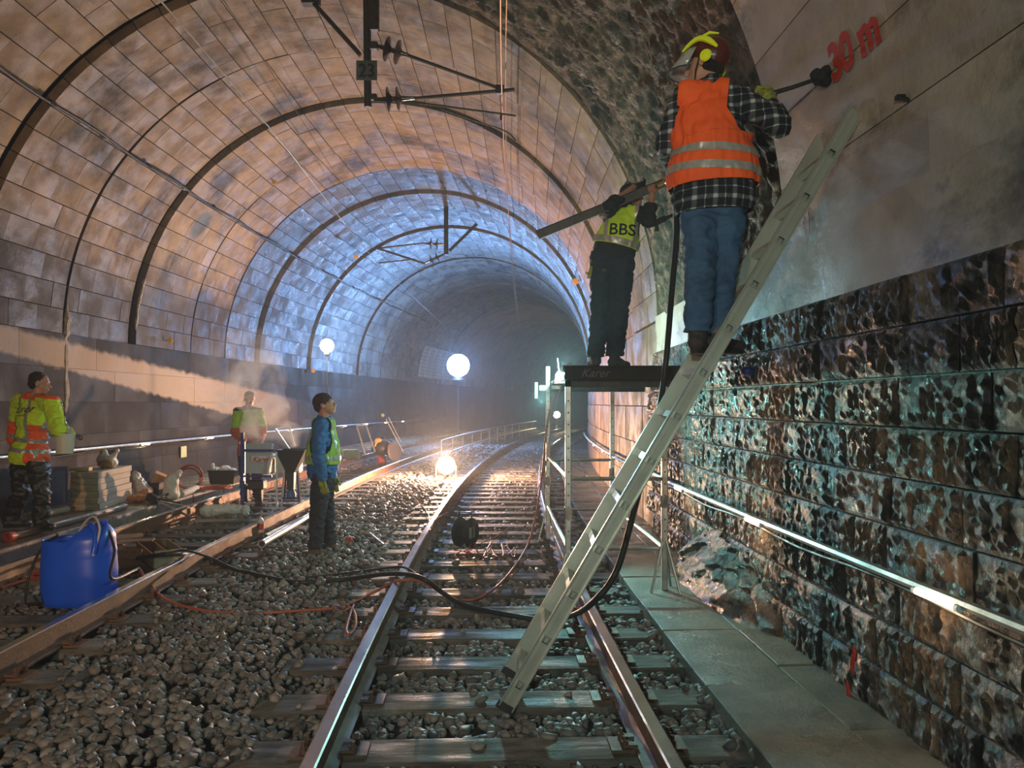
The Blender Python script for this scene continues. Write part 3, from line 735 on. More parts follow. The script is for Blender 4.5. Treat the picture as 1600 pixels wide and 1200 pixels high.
M_skin = mat('skin', (.50, .27, .19, 1), (.42, .21, .15, 1), 20, .5)
M_eye = mat('eye_white', (.6, .58, .55, 1), rough=.2)
M_hair = mat('dark_hair', (.012, .009, .008, 1), (.03, .022, .018, 1), 40, .6, bump=.8, bscale=120)
M_jeans = mat('blue_denim', (.030, .085, .19, 1), (.055, .13, .26, 1), 5, .85, bump=.25, bscale=300, rand_tex=False, c3=(.018, .045, .10, 1), c3scale=4, c3pos=(.5, .7))
M_navy = mat('navy_workwear', (.012, .018, .034, 1), (.022, .030, .050, 1), 6, .85, bump=.25, bscale=250, rand_tex=False, c3=(.10, .10, .10, 1), c3scale=9, c3pos=(.68, .74))
M_dark = mat('dark_cloth', (.012, .013, .017, 1), (.022, .023, .027, 1), 6, .85, bump=.2, bscale=200)
M_blackwet = mat('wet_black_waders', (.010, .013, .013, 1), (.025, .03, .03, 1), 5, .35, .2, .5, 30, spec=.7)
M_orange = mat('orange_hi_vis', (.95, .13, .015, 1), (.80, .10, .012, 1), 5, .75, bump=.15, bscale=60)
M_yellow = mat('yellow_hi_vis', (.62, .92, .03, 1), (.50, .78, .03, 1), 5, .75, bump=.15, bscale=60)
M_yellow2 = mat('lime_vest_mesh', (.34, .58, .06, 1), (.26, .46, .05, 1), 5, .75, bump=.2, bscale=80)
M_reflect = mat('reflective_tape', (.45, .45, .43, 1), (.36, .36, .34, 1), 30, .35, metal=.3)
M_blue = mat('blue_jacket', (.012, .10, .30, 1), (.02, .14, .40, 1), 7, .7, bump=.2, bscale=100)
M_boot = mat('dusty_leather', (.16, .13, .11, 1), (.08, .06, .05, 1), 9, .8, bump=.3, bscale=60)
M_bootd = mat('dark_boot', (.03, .026, .024, 1), (.06, .05, .045, 1), 9, .7, bump=.3, bscale=60)
M_sole = mat('boot_sole', (.015, .014, .013, 1), rough=.8)
M_glove = mat('yellow_work_glove', (.42, .48, .05, 1), (.10, .12, .06, 1), 25, .8)
M_print = mat('black_print', (.01, .012, .02, 1), rough=.8)
M_plaid = D.materials.new('plaid_flannel'); M_plaid.use_nodes = True
def plaid(m):
    nt = m.node_tree; N = nt.nodes; L = nt.links; b = N['Principled BSDF']; b.inputs['Roughness'].default_value = .9
    tc = N.new('ShaderNodeTexCoord'); sp = N.new('ShaderNodeSeparateXYZ'); L.new(tc.outputs['Object'], sp.inputs[0])
    def lines(sock, f, w, ph=0.):
        a = N.new('ShaderNodeMath'); a.operation = 'MULTIPLY_ADD'; a.inputs[1].default_value = f; a.inputs[2].default_value = ph; L.new(sock, a.inputs[0])
        p = N.new('ShaderNodeMath'); p.operation = 'PINGPONG'; p.inputs[1].default_value = .5; L.new(a.outputs[0], p.inputs[0])
        r = N.new('ShaderNodeMapRange'); r.inputs['From Min'].default_value = w; r.inputs['From Max'].default_value = w * .55; L.new(p.outputs[0], r.inputs[0]); return r.outputs[0]
    def add(a, b, op='ADD'):
        m_ = N.new('ShaderNodeMath'); m_.operation = op; L.new(a, m_.inputs[0]); L.new(b, m_.inputs[1]); return m_.outputs[0]
    x1 = lines(sp.outputs['X'], 9.5, .15); z1 = lines(sp.outputs['Z'], 9.5, .13); x2 = lines(sp.outputs['X'], 9.5, .04, .5); z2 = lines(sp.outputs['Z'], 9.5, .04, .5)
    s = add(add(x1, z1), add(x2, z2)); r = N.new('ShaderNodeValToRGB'); e = r.color_ramp.elements; e[0].position = 0; e[0].color = (.006, .008, .014, 1); e[1].position = 1; e[1].color = (.42, .45, .48, 1)
    k = e.new(.48); k.color = (.06, .07, .085, 1)
    d = N.new('ShaderNodeMath'); d.operation = 'MULTIPLY'; d.inputs[1].default_value = .5; L.new(s, d.inputs[0]); L.new(d.outputs[0], r.inputs[0]); L.new(r.outputs[0], b.inputs['Base Color'])
plaid(M_plaid)

# --- worker in the orange vest, on the ladder, back towards the camera
X = Vector
J = dict(hipL=at(1092, 322, 4.40), hipR=at(1138, 320, 4.40), kneeL=at(1094, 436, 4.30), kneeR=at(1128, 432, 4.38), ankL=at(1089, 527, 4.33), ankR=at(1118, 527, 4.50),
         toeL=at(1089, 527, 4.33) + X((.45, .9, 0)), toeR=at(1118, 527, 4.50) + X((1, .5, 0)),
         shL=at(1071, 152, 4.42), shR=at(1150, 153, 4.36), elL=at(1041, 226, 4.48), elR=at(1218, 196, 4.22), wrL=at(1046, 262, 4.72), wrR=at(1198, 150, 4.40), head=at(1104, 101, 4.40),
         hdL=(.05, .8, -.35), hnL=(.8, 0, -.3), hdR=(.1, .55, .6), hnR=(0, .8, -.6))
f1 = Fig(J, (-.80, .58, .12), (0.12, 0, 1), fat=1.2, lab='person in an orange reflective vest and plaid shirt standing on the leaning ladder')
f1.boots(M_bootd, M_sole)
tr = f1.trousers(M_jeans, infl=.019, folds=.015, top=.0, ffreq=(7, 7, 15), seed=1)
sh1 = f1.top('plaid_shirt', M_plaid, infl=.020, folds=.010, low=-.045, sl=.55)
v1 = f1.vest(M_orange, infl=.042, low=.10, folds=.008, armw=.96, aL=1.30, aR=.66, drop=.20, fat=1.2)
hpz = f1.hp; 
for f_ in (.175, .275):
    c = f1.hp + f1.up * (f_ + .005); t2 = (f1.up + f1.rt * .09).normalized()
    patch(v1, 'reflective_stripe', M_reflect, [(c - t2 * .022, -t2), (c + t2 * .022, t2)], .003)
rtv = (f1.HR @ X((1, 0, 0)))
# helmet
def helmet(fig, m, sc=1.0):
    q = fig.q; R = fig.HR; pr = [ell(q(0, -.012, .045), (.098, .122, .108), R)]
    lo = q(0, 0, .0); up = R @ X((0, 0, 1)); fwd = R @ X((0, 1, 0))
    o = remesh('helmet', pr, .008, m, fig.root, smooth=3, cuts=[(lo, -(up - fwd * .42).normalized())], thick=.012); return o
M_helm = mat('dark_red_helmet', (.10, .012, .010, 1), (.07, .01, .01, 1), 9, .3, spec=.7)
M_trim = mat('lime_helmet_trim', (.75, .90, .02, 1), rough=.4)
hm = helmet(f1, M_helm)
q = f1.q; up = f1.HR @ X((0, 0, 1)); fwd = f1.HR @ X((0, 1, 0)); sd = f1.HR @ X((1, 0, 0))
mb = MB()
for sg in (-1, 1):
    arc = [q(sg * (.086 + .014 * math.sin(PI * k / 8)), .105 - .19 * k / 8, .045 + .05 * math.sin(PI * k / 8) - .0 * k) for k in range(9)]
    mb.tube(arc, [.006, .010, .012, .014, .016, .018, .018, .014, .008], 8)
    mb.tube([q(sg * .03, .10, .085), q(sg * .035, .05, .128), q(sg * .038, -.01, .150), q(sg * .035, -.06, .140)], [.004, .008, .009, .005], 8)
mb.build('helmet_trim', M_trim, hm, True)
mb = MB(); prof = []
for sg in (-1,):
    mb.lathe([(0, .0), (.030, .002), (.036, .010), (.030, .020), (0, .024)], q(-.094, -.035, .0), -sd, 16)
    mb.lathe([(0, .0), (.030, .002), (.036, .010), (.030, .020), (0, .024)], q(.094, -.035, .0), sd, 16)
mb.build('ear_cover', M_trim, hm, True)
# clear visor tilted forward
M_visor = mat('clear_visor', (.75, .8, .8, 1), rough=.15, trans=.6)
V_ = []; mb = MB(); n_ = 11
for k in range(n_):
    a = PI * (k / (n_ - 1)) - PI / 2
    V_.append(q(.108 * math.sin(a), .02 + .118 * math.cos(a), .050)); V_.append(q(.120 * math.sin(a), .055 + .150 * math.cos(a), -.045))
mb.add(V_, [(2 * k, 2 * k + 1, 2 * k + 3, 2 * k + 2) for k in range(n_ - 1)]); vz = mb.build('visor', M_visor, f1.root, True)
sdm = vz.modifiers.new('thickness', 'SOLIDIFY'); sdm.thickness = .003
MB().tube([V_[2 * k + 1] for k in range(n_)], .004, 6).build('visor_rim', M_print, vz)
mb = MB(); mb.tube([q(-.088, .0, .03), q(-.080, .02, -.06), q(0, .05, -.115), q(.080, .02, -.06), q(.088, 0, .03)], .004, 6); mb.build('chin_strap', M_print, hm)
remesh('hair', [ell(q(0, -.03, .0), (.080, .075, .075), f1.HR)], .009, M_hair, f1.root, folds=.003, cuts=[(q(0, .0, 0), fwd)])
remesh('glove', hand(J['wrR'], J['hdR'], J['hnR'], .95, 1.18) + [cap(J['wrR'], J['wrR'] + (J['elR'] - J['wrR']) * .35, .040, .048)], .007, M_glove, f1.root, smooth=2)
remesh('glove', hand(J['wrL'], J['hdL'], J['hnL'], .95, 1.18) + [cap(J['wrL'], J['wrL'] + (J['elL'] - J['wrL']) * .25, .038, .042)], .007, M_dark, f1.root, smooth=2)
bar_ = MB(); bar(bar_, at(1131, 312, 4.24), at(1143, 292, 4.24), .012, .004); bar_.build('folding_rule', M_reflect, f1.root)

# --- worker in the lime vest on the scaffold
J = dict(hipL=at(941, 402, 7.30), hipR=at(974, 402, 7.26), kneeL=at(937, 478, 7.24), kneeR=at(969, 476, 7.22), ankL=at(931, 559, 7.30), ankR=at(960, 561, 7.20),
         toeL=at(931, 559, 7.3) + X((-.1, 1, 0)), toeR=at(960, 560, 7.2) + X((.8, .8, 0)),
         shL=at(949, 335, 7.30), shR=at(1000, 335, 7.22), elL=at(952, 322, 7.05), elR=at(1014, 345, 7.05), wrL=at(990, 292, 7.25), wrR=at(1019, 303, 7.10), head=at(987, 308, 7.32),
         hdL=(.7, .3, .2), hnL=(0, .6, .6), hdR=(.0, .45, .8), hnR=(.3, .8, -.3))
f2 = Fig(J, (.85, .45, .25), (-.15, 0, 1), lab='person in a lime vest and navy trousers standing on the scaffold platform')
f2.boots(M_bootd, M_sole); f2.trousers(M_navy, infl=.026, folds=.015, top=.05, seed=3)
f2.top('jacket', M_dark, infl=.02, folds=.010, low=-.02, sl=.92)
v2 = f2.vest(M_yellow, infl=.036, low=.10, armw=.98, folds=.008)
c = f2.hp + f2.up * .135
patch(v2, 'reflective_stripe', M_reflect, [(c - f2.up * .028, -f2.up), (c + f2.up * .028, f2.up)], .003)
for sg in (-1, 1):
    c = f2.sh + f2.rt * sg * .135; patch(v2, 'reflective_stripe', M_reflect, [(c - f2.rt * .018, -f2.rt), (c + f2.rt * .018, f2.rt), (f2.hp + f2.up * .163, -f2.up)], .004)
writing('back_print', 'BBS', .155, M_print, at(968, 351, 6.9), f2.rt, f2.up, f2.root, onto=v2, bold=.002, off=.009)
q = f2.q
remesh('cap', [ell(q(0, -.008, .055), (.086, .103, .075), f2.HR), cap(q(-.04, .1, .045), q(.04, .1, .045), .012, .012), cap(q(0, .08, .05), q(0, .15, .042), .045, .03)], .008, M_dark, f2.root, smooth=2, cuts=[(q(0, 0, .025), -(f2.HR @ X((0, 0, 1))))])
mb = MB()
for sg in (-1, 1): mb.lathe([(0, 0), (.034, .0), (.040, .012), (.034, .034), (0, .040)], q(sg * .078, 0, .0), (f2.HR @ X((sg, 0, 0))), 16)
mb.tube([q(.09 * math.cos(a), -.01, .01 + .125 * math.sin(a)) for a in lin(0, PI, 12)], .008, 6)
mb.build('ear_defenders', mat('grey_ear_defender', (.10, .13, .15, 1), rough=.35), f2.root, True)
remesh('dust_mask', [ell(q(0, .085, -.045), (.042, .040, .045), f2.HR)], .007, mat('white_dust_mask', (.75, .75, .73, 1), rough=.8), f2.root)
remesh('glove', hand(J['wrL'], J['hdL'], J['hnL'], .8, 1.15), .007, M_dark, f2.root, smooth=2)
remesh('glove_in_pocket', [cap(at(921, 432, 7.2), at(924, 418, 7.2), .02, .018), cap(at(921, 430, 7.2), at(916, 426, 7.2), .012, .01), cap(at(922, 430, 7.19), at(918, 434, 7.19), .012, .01)], .007, M_glove, f2.root)

# --- worker in the blue jacket standing between the tracks, looking up to the right
J = dict(hipL=at(505, 735, 8.62), hipR=at(503, 737, 8.40), kneeL=at(510, 795, 8.65), kneeR=at(497, 797, 8.36), ankL=at(516, 852, 8.72), ankR=at(492, 858, 8.36),
         toeL=at(516, 855, 8.72) + X((1, -.25, 0)), toeR=at(492, 858, 8.36) + X((1, -.35, 0)),
         shL=at(511, 663, 8.68), shR=at(501, 665, 8.34), elL=at(520, 712, 8.75), elR=at(497, 715, 8.22), wrL=at(521, 745, 8.70), wrR=at(504, 748, 8.20), head=at(508, 633, 8.50),
         hdL=(.1, 0, -1), hnL=(.3, -1, 0), hdR=(.12, 0, -1), hnR=(.3, 1, 0))
f3 = Fig(J, (.93, -.12, .30), (-.25, 0, 1), lab='person in blue jacket, lime vest and dark knitted cap looking up beside the rail')
f3.boots(M_boot, M_sole); f3.trousers(M_navy, infl=.024, folds=.016, top=.0, seed=5)
f3.top('jacket', M_blue, infl=.024, folds=.012, low=-.07, sl=.9, collar=.03)
v3 = f3.vest(M_yellow2, infl=.042, low=.085, armw=.72, folds=.009)
for f_ in (.15,):
    c = f3.hp + f3.up * f_; patch(v3, 'reflective_stripe', M_reflect, [(c - f3.up * .025, -f3.up), (c + f3.up * .025, f3.up)], .003)
for sg in (-1, 1):
    c = f3.sh + f3.rt * sg * .085; patch(v3, 'reflective_stripe', M_reflect, [(c - f3.rt * .02, -f3.rt), (c + f3.rt * .02, f3.rt), (f3.hp + f3.up * .175, -f3.up)], .004)
q = f3.q
remesh('knitted_cap', [ell(q(0, -.018, .045), (.092, .112, .098), f3.HR), ell(q(0, -.05, .0), (.084, .075, .07), f3.HR)], .008, mat('dark_maroon_knit', (.05, .028, .034, 1), (.03, .018, .022, 1), 30, .9, bump=.6, bscale=200), f3.root, smooth=3, folds=.003, ffreq=(30, 30, 30), cuts=[(q(0, 0, -.012), -(f3.HR @ X((0, -.45, 1))).normalized())])
for q_ in 'LR': remesh('glove', hand(J['wr' + q_], J['hd' + q_], J['hn' + q_], .5, 1.18) + [cap(J['wr' + q_] + X((0, 0, .05)), J['wr' + q_], .042, .036)], .007, M_glove, f3.root, smooth=2)
mb = MB(); pk = f3.hp - f3.rt * -.0 + X((0, -.145, -.13)); mb.box(pk, (.13, .02, .16)); mb.box(pk + X((0, -.008, .07)), (.14, .02, .04)); mb.build('thigh_pocket', M_navy, f3.root, bevel=.006)

# --- worker in the yellow and orange jacket at the left, stepping right with a bucket
gz = .0
J = dict(hipL=at(33, 716, 8.95), hipR=at(58, 716, 8.80), kneeL=at(34, 766, 8.75), kneeR=at(66, 768, 8.72), ankL=at(16, 812, 8.95), ankR=at(63, 815, 8.75),
         toeL=at(16, 812, 8.95) + X((.9, .3, 0)), toeR=at(63, 812, 8.75) + X((.8, -.3, 0)),
         shL=at(31, 628, 9.02), shR=at(80, 629, 8.72), elL=at(24, 685, 9.10), elR=at(92, 672, 8.52), wrL=at(58, 690, 9.15), wrR=at(108, 677, 8.62), head=at(62, 599, 8.88),
         hdL=(.9, .2, .1), hnL=(0, 0, 1), hdR=(.4, .9, -.2), hnR=(0, 0, -1))
f4 = Fig(J, (.92, .28, -.10), (.1, 0, 1), fat=1.1, lab='person in a yellow and orange reflective jacket stepping along the ledge with a white bucket')
f4.boots(M_blackwet, M_sole, h=.16)
t4 = f4.trousers(M_blackwet, infl=.030, folds=.022, top=.0, bottom=.0, seed=7, ffreq=(6, 6, 9))
j4 = f4.top('jacket', M_yellow, infl=.038, folds=.011, low=-.06, sl=.9, collar=.02)
rt, up = f4.rt, f4.up
for nm, m, pl, of in (('orange_panel', M_orange, [(f4.sh + rt * .085, -rt), (f4.hp.lerp(f4.sh, .62), up), (f4.sh + rt * .20, rt)], .003), ('orange_panel', M_orange, [(f4.sh - rt * .125, rt), (f4.hp.lerp(f4.sh, .60), up), (f4.hp.lerp(f4.sh, .1), -up)], .003),
                  ('orange_yoke', M_orange, [(f4.sh + up * .070, -up)], .004), ('orange_collar', M_orange, [(f4.sh + up * .03, -up), (f4.sh + rt * .16, rt), (f4.sh - rt * .16, -rt)], .005),
                  ('reflective_stripe', M_reflect, [(f4.hp + up * .075, -up), (f4.hp + up * .125, up), (f4.sh + rt * .21, rt)], .006), ('reflective_stripe', M_reflect, [(f4.hp + up * .19, -up), (f4.hp + up * .24, up), (f4.sh + rt * .21, rt)], .006),
                  ('reflective_stripe', M_reflect, [(f4.sh + rt * .055, -rt), (f4.sh + rt * .095, rt), (f4.hp + up * .24, -up)], .006), ('reflective_stripe', M_reflect, [(f4.sh - rt * .15, -rt), (f4.sh - rt * .115, rt), (f4.hp + up * .24, -up)], .006)):
    patch(j4, nm, m, pl, of)
ed = (f4.J['wrR'] - f4.J['elR']).normalized(); pt_ = f4.J['elR'].lerp(f4.J['wrR'], .55)
patch(j4, 'reflective_stripe', M_reflect, [(pt_ - ed * .03, -ed), (pt_ + ed * .03, ed), (f4.sh + rt * .16, -rt)], .005)
writing('back_print', 'Karer', .115, mat('dark_red_print', (.09, .02, .015, 1), rough=.8), at(31, 640, 8.72), rt + up * .12, up, f4.root, onto=j4, shear=.45, off=.019)
writing('back_print', 'www.karer.it', .032, mat('dark_red_print', (.09, .02, .015, 1), rough=.8), at(31, 649, 8.72), rt + up * .06, up, f4.root, onto=j4, off=.019)
q = f4.q
remesh('hair', [ell(q(0, -.02, .045), (.086, .100, .086), f4.HR), ell(q(0, -.045, -.01), (.080, .07, .07), f4.HR)], .008, M_hair, f4.root, smooth=2, folds=.006, ffreq=(30, 30, 30), cuts=[(q(0, .035, .045), (f4.HR @ X((0, .95, -.45))).normalized())])
remesh('glove', hand(J['wrR'], J['hdR'], J['hnR'], .7, 1.1), .007, mat('grey_glove', (.10, .11, .12, 1), rough=.8), f4.root, smooth=2)

# --- worker behind the mixing machine, half hidden by steam
J = dict(hipL=at(382, 703, 12.5), hipR=at(402, 703, 12.4), kneeL=at(383, 742, 12.45), kneeR=at(402, 742, 12.35), ankL=at(383, 778, 12.55), ankR=at(403, 779, 12.4),
         toeL=at(383, 780, 12.5) + X((.2, -1, 0)), toeR=at(403, 780, 12.4) + X((.5, -1, 0)),
         shL=at(372, 645, 12.45), shR=at(404, 645, 12.45), elL=at(368, 675, 12.35), elR=at(410, 674, 12.3), wrL=at(380, 688, 12.1), wrR=at(405, 688, 12.1), head=at(390, 624, 12.45),
         hdL=(.3, -1, 0), hnL=(0, 0, -1), hdR=(-.3, -1, 0), hnR=(0, 0, -1))
# (front view: hips and shoulders are listed picture-left first, the figure faces the camera)
Jf = dict(J)
for a, b in (('hipL', 'hipR'), ('kneeL', 'kneeR'), ('ankL', 'ankR'), ('toeL', 'toeR'), ('shL', 'shR'), ('elL', 'elR'), ('wrL', 'wrR'), ('hdL', 'hdR'), ('hnL', 'hnR')): Jf[a], Jf[b] = J[b], J[a]
f5 = Fig(Jf, (.55, -.8, -.25), lab='person in a pale lime and red jacket standing in steam behind the mixing machine')
f5.boots(M_bootd, M_sole); f5.trousers(M_navy, infl=.024, folds=.014, top=.0, seed=9)
j5 = f5.top('jacket', M_yellow2, infl=.03, folds=.010, low=-.08, sl=.9)
patch(j5, 'red_lower_panel', mat('faded_red_cloth', (.42, .11, .06, 1), rough=.8), [(f5.hp.lerp(f5.sh, .62), f5.up)], .003)
patch(j5, 'dark_collar', M_dark, [(f5.sh + f5.up * .045, -f5.up)], .004)
q = f5.q
remesh('hair', [ell(q(0, -.016, .05), (.082, .098, .080), f5.HR)], .008, mat('light_brown_hair', (.16, .09, .05, 1), rough=.8), f5.root, smooth=2, folds=.004, ffreq=(30, 30, 30), cuts=[(q(0, .03, .05), (f5.HR @ X((0, .8, -.6))).normalized())])
# ---------------------------------------------------------------- objects
def g(px, py, z=-.15): return at(px, py, 1200 * (H - z) / (py - 630))      # a point on the ground plane z
def single(mb, name, m, lab, cat, group=None, smooth=True, bevel=0):
    o = mb.build(name, m, None, smooth, bevel); tag(o, lab, cat, group); return recenter(o)
def warp(o, amp, f, seed=0):
    for v in o.data.vertices:
        q = v.co * f + X((seed * 3.3, seed, -seed)); v.co += X((mn.noise(q), mn.noise(q + X((7, 0, 0))), mn.noise(q + X((0, 9, 0))))) * amp
    return o
M_wood = mat('pale_pine', (.58, .42, .25, 1), (.48, .34, .20, 1), 3, .65, bump=.2, bscale=30, stretch=(3, .4, 3), c3=(.30, .20, .12, 1), c3scale=3, c3pos=(.6, .7))
M_oldwood = mat('grey_weathered_board', (.30, .26, .21, 1), (.40, .36, .30, 1), 3, .75, bump=.3, bscale=30, stretch=(3, .4, 3))
M_bag = mat('white_plastic_bag', (.62, .62, .60, 1), (.52, .52, .50, 1), 8, .35, bump=.4, bscale=14)
M_clear = mat('clear_plastic_bag', (.55, .57, .58, 1), (.36, .38, .40, 1), 8, .18, bump=.5, bscale=12, spec=.8)
M_paper = mat('brown_paper', (.42, .25, .11, 1), (.35, .20, .09, 1), 8, .7, bump=.3, bscale=14)
M_redp = mat('red_print', (.55, .03, .02, 1), rough=.7)
M_iron = mat('dark_iron', (.022, .022, .024, 1), (.045, .04, .038, 1), 12, .55, .4, .3, 40, metal=.4)
M_blueframe = mat('blue_painted_steel', (.015, .04, .22, 1), (.02, .05, .28, 1), 8, .4)
M_whitep = mat('white_paint', (.62, .64, .66, 1), (.55, .57, .58, 1), 8, .5)
M_porc = mat('brown_porcelain', (.028, .016, .013, 1), rough=.18, spec=.8)
M_copper = mat('copper_wire', (.42, .26, .18, 1), (.30, .20, .15, 1), 9, .4, metal=.6)

# ladder
lad = empty('ladder', g(794, 1080), 0, 'long aluminium ladder leaning from the sleepers up against the right wall', 'ladder')
A0, A1 = at(790, 1105, 4.10), at(1337, 172, 4.20); B0, B1 = at(797, 1051, 4.55), at(1287, 215, 4.62)
dr = (A1 - A0).normalized(); acr = X((0, 1, 0)); wd = dr.cross(acr).normalized()
for a, b, sg in ((A0, A1, -1), (B0, B1, 1)):
    mb = MB(); h, t, e = .042, .003, .024
    sec = [(-h, 0), (h, 0), (h, e), (h - .006, e), (h - .006, t), (.006, t), (.004, t + .005), (-.004, t + .005), (-.006, t), (-h + .006, t), (-h + .006, e), (-h, e)]
    poly = [a + wd * u + acr * (v * sg) for u, v in sec]; mb.prism(poly, a, b); st = mb.build('stile', M_alu, lad)
    f = MB(); bar(f, a - dr * .02, a + dr * .02, .030, .10, acr.cross(dr)); f.build('rubber_foot', M_black, st)
nr = 13
for i in range(nr):
    s = .14 + .2775 * i; k = s / (A1 - A0).length
    a, b = A0.lerp(A1, k) - acr * .027, B0.lerp(B1, k) + acr * .004
    mb = MB(); R_ = Matrix((acr, dr, wd)).transposed(); o_, i_ = .019, .0105; P4 = [(o_, o_), (-o_, o_), (-o_, -o_), (o_, -o_)]
    vo = [a + dr * u + wd * v for u, v in P4] + [b + dr * u + wd * v for u, v in P4]; vi = [a + dr * u * .80 + wd * v * .80 for u, v in P4] + [a + acr * .14 + dr * u * .80 + wd * v * .80 for u, v in P4]
    mb.add(vo, [(j, (j + 1) % 4, 4 + (j + 1) % 4, 4 + j) for j in range(4)]); mb.add(vi, [(j, (j + 1) % 4, 4 + (j + 1) % 4, 4 + j) for j in range(4)], 1); mb.add(vi[:4] + vo[:4], [(j, (j + 1) % 4, 4 + (j + 1) % 4, 4 + j) for j in range(4)]); mb.add(vi[4:], [(0, 1, 2, 3)], 1)
    mb.build('rung', [M_alu, M_black], lad)

# scaffold with platform
sc = empty('scaffold', g(960, 905, -.1), 0, 'narrow steel trestle scaffold with timber platform beside the right-hand track', 'scaffold')
D1, D2 = 6.5, 9.2
P1, P2, P3, P4_ = X((.43, D2, 0)), X((.475, D1, 0)), X((1.20, D2, 0)), X((1.29, D1, 0))
for p, zt, zb in ((P1, 1.92, -.2), (P2, 1.68, -.2), (P3, 1.66, -.1), (P4_, 1.68, -.1)):
    mb = MB(); mb.box((p.x, p.y, (zt + zb) / 2), (.050, .050, zt - zb)); po = mb.build('post', M_steel, sc, bevel=.006)
    hb = MB()
    for k in range(int((zt - .4) / .1)): hb.box((p.x, p.y - .026, .4 + k * .1), (.012, .004, .012))
    hb.build('pin_holes', M_black, po)['kind'] = 'stuff'
    mb = MB()
    for dx, dy in ((-.13, -.10), (.08, .14), (.10, -.16)): mb.tube([(p.x, p.y, zb + .48), (p.x + dx, p.y + dy, zb)], .011, 6)
    mb.build('foot_brace', M_steel, sc)
    mb = MB(); mb.tube([(p.x, p.y, zb + .70), (p.x, p.y, zb + .80)], .034, 8); mb.build('coupler', M_steel, sc)
for a, b, z in ((P2, P4_, .84), (P2, P4_, .25), (P1, P3, .80), (P1, P3, .21), (P1, P2, .84), (P3, P4_, .84), (P1, P2, .25), (P3, P4_, .25)):
    MB().tube([X((a.x, a.y, z)), X((b.x, b.y, z))], .017, 8).build('cross_tube', M_steel, sc)
for y in (D1, D2):
    mb = MB(); mb.box((1.02, y, 1.66), (1.14, .05, .09)); mb.build('bearer', M_iron, sc, bevel=.004)
for i in range(4):
    x = .60 + i * .255; mb = MB(); mb.box((x, (D1 + D2) / 2, 1.725 + .004 * (i % 2)), (.245, D2 - D1 + .30, .045)); pl = mb.build('plank', M_wood if i != 2 else M_oldwood, sc, bevel=.004)
mb = MB(); mb.box((1.02, D1 - .19, 1.725), (1.18, .03, .105)); tb = mb.build('toe_board', M_dark, sc, bevel=.004)
writing('board_print', 'Karer', .10, mat('faded_grey_print', (.10, .10, .11, 1), rough=.8), (.68, D1 - .207, 1.725), (1, 0, 0), (0, 0, 1), tb, shear=.4)
mb = MB(); mb.box((.98, D1 + .15, 1.775), (1.10, .36, .045)); mb.build('plank', M_dark, sc, bevel=.004)

# channel carried by the worker on the scaffold
a, b = at(840, 368, 6.75), at(1046, 283, 7.32); d_ = (b - a).normalized(); u_ = d_.cross(X((0, 1, 0))).normalized(); w_ = d_.cross(u_)
h, e, t = .040, .030, .004; mb = MB()
mb.prism([a + u_ * p + w_ * q_ for p, q_ in ((-h, 0), (h, 0), (h, e), (h - t, e), (h - t, t), (-h + t, t), (-h + t, e), (-h, e))], a, b)
single(mb, 'steel_channel', mat('bare_steel_channel', (.20, .20, .20, 1), (.13, .13, .13, 1), 8, .5, metal=.3), 'long grey steel channel held over the shoulder of the person in the lime vest', 'beam', smooth=False)
tl = empty('hand_drill', at(1040, 340, 7.05), 0, 'small dark tool held against the rock beside the lime vest', 'tool')
mb = MB(); mb.tube([at(1020, 350, 7.05), at(1040, 341, 7.05)], .028, 10); mb.tube([at(1026, 348, 7.05), at(1026, 362, 7.05)], .018, 8); mb.build('tool_body', M_black, tl)
mb = MB(); mb.tube([at(1040, 341, 7.05), at(1056, 334, 7.06)], [.016, .013], 8); mb.build('tool_nose', M_iron, tl)

# lance of the worker in orange
ln = empty('spray_lance', at(1200, 150, 4.42), 0, 'dark spray lance pushed against the plastered wall by the orange-vested person', 'tool')
mb = MB(); mb.tube([at(1150, 168, 4.48), at(1195, 149, 4.44), at(1240, 136, 4.43), at(1274, 124, 4.43)], [.013, .015, .013, .012], 8); mb.build('rod', M_iron, ln, True)
hd_ = remesh('lance_head', [ell(at(1282, 121, 4.42), (.045, .06, .042)), ell(at(1275, 116, 4.42), (.032, .04, .03)), ell(at(1291, 112, 4.42), (.035, .04, .035)), ell(at(1290, 127, 4.42), (.03, .04, .03))], .008, M_dark, ln, smooth=2, folds=.006, ffreq=(30, 30, 30))
# spray gun with ringed hose coupling in the left hand
sg_ = empty('spray_gun', at(1048, 275, 4.70), 0, 'black spray gun with silver rings in the left hand of the orange-vested person', 'tool')
mb = MB(); mb.tube([at(1040, 238, 4.82), at(1048, 262, 4.76), at(1056, 290, 4.68)], [.030, .040, .030], 10); mb.build('gun_body', M_black, sg_, True)
for k, (x, y) in enumerate(((1030, 252), (1034, 261), (1038, 270))):
    mb = MB(); mb.lathe([(.018, -.012), (.030, -.010), (.030, .010), (.018, .012)], at(x, y, 4.80), at(1042, 283, 4.7) - at(1026, 240, 4.8), 12, caps=True); mb.build('silver_ring', M_steel, sg_, True)
mb = MB(); mb.ball(at(1043, 281, 4.66), .026, 12); mb.tube([at(1043, 281, 4.66), at(1028, 290, 4.7)], .012, 8); mb.build('brass_coupling', mat('brass', (.65, .42, .15, 1), rough=.3, metal=.9), sg_, True)

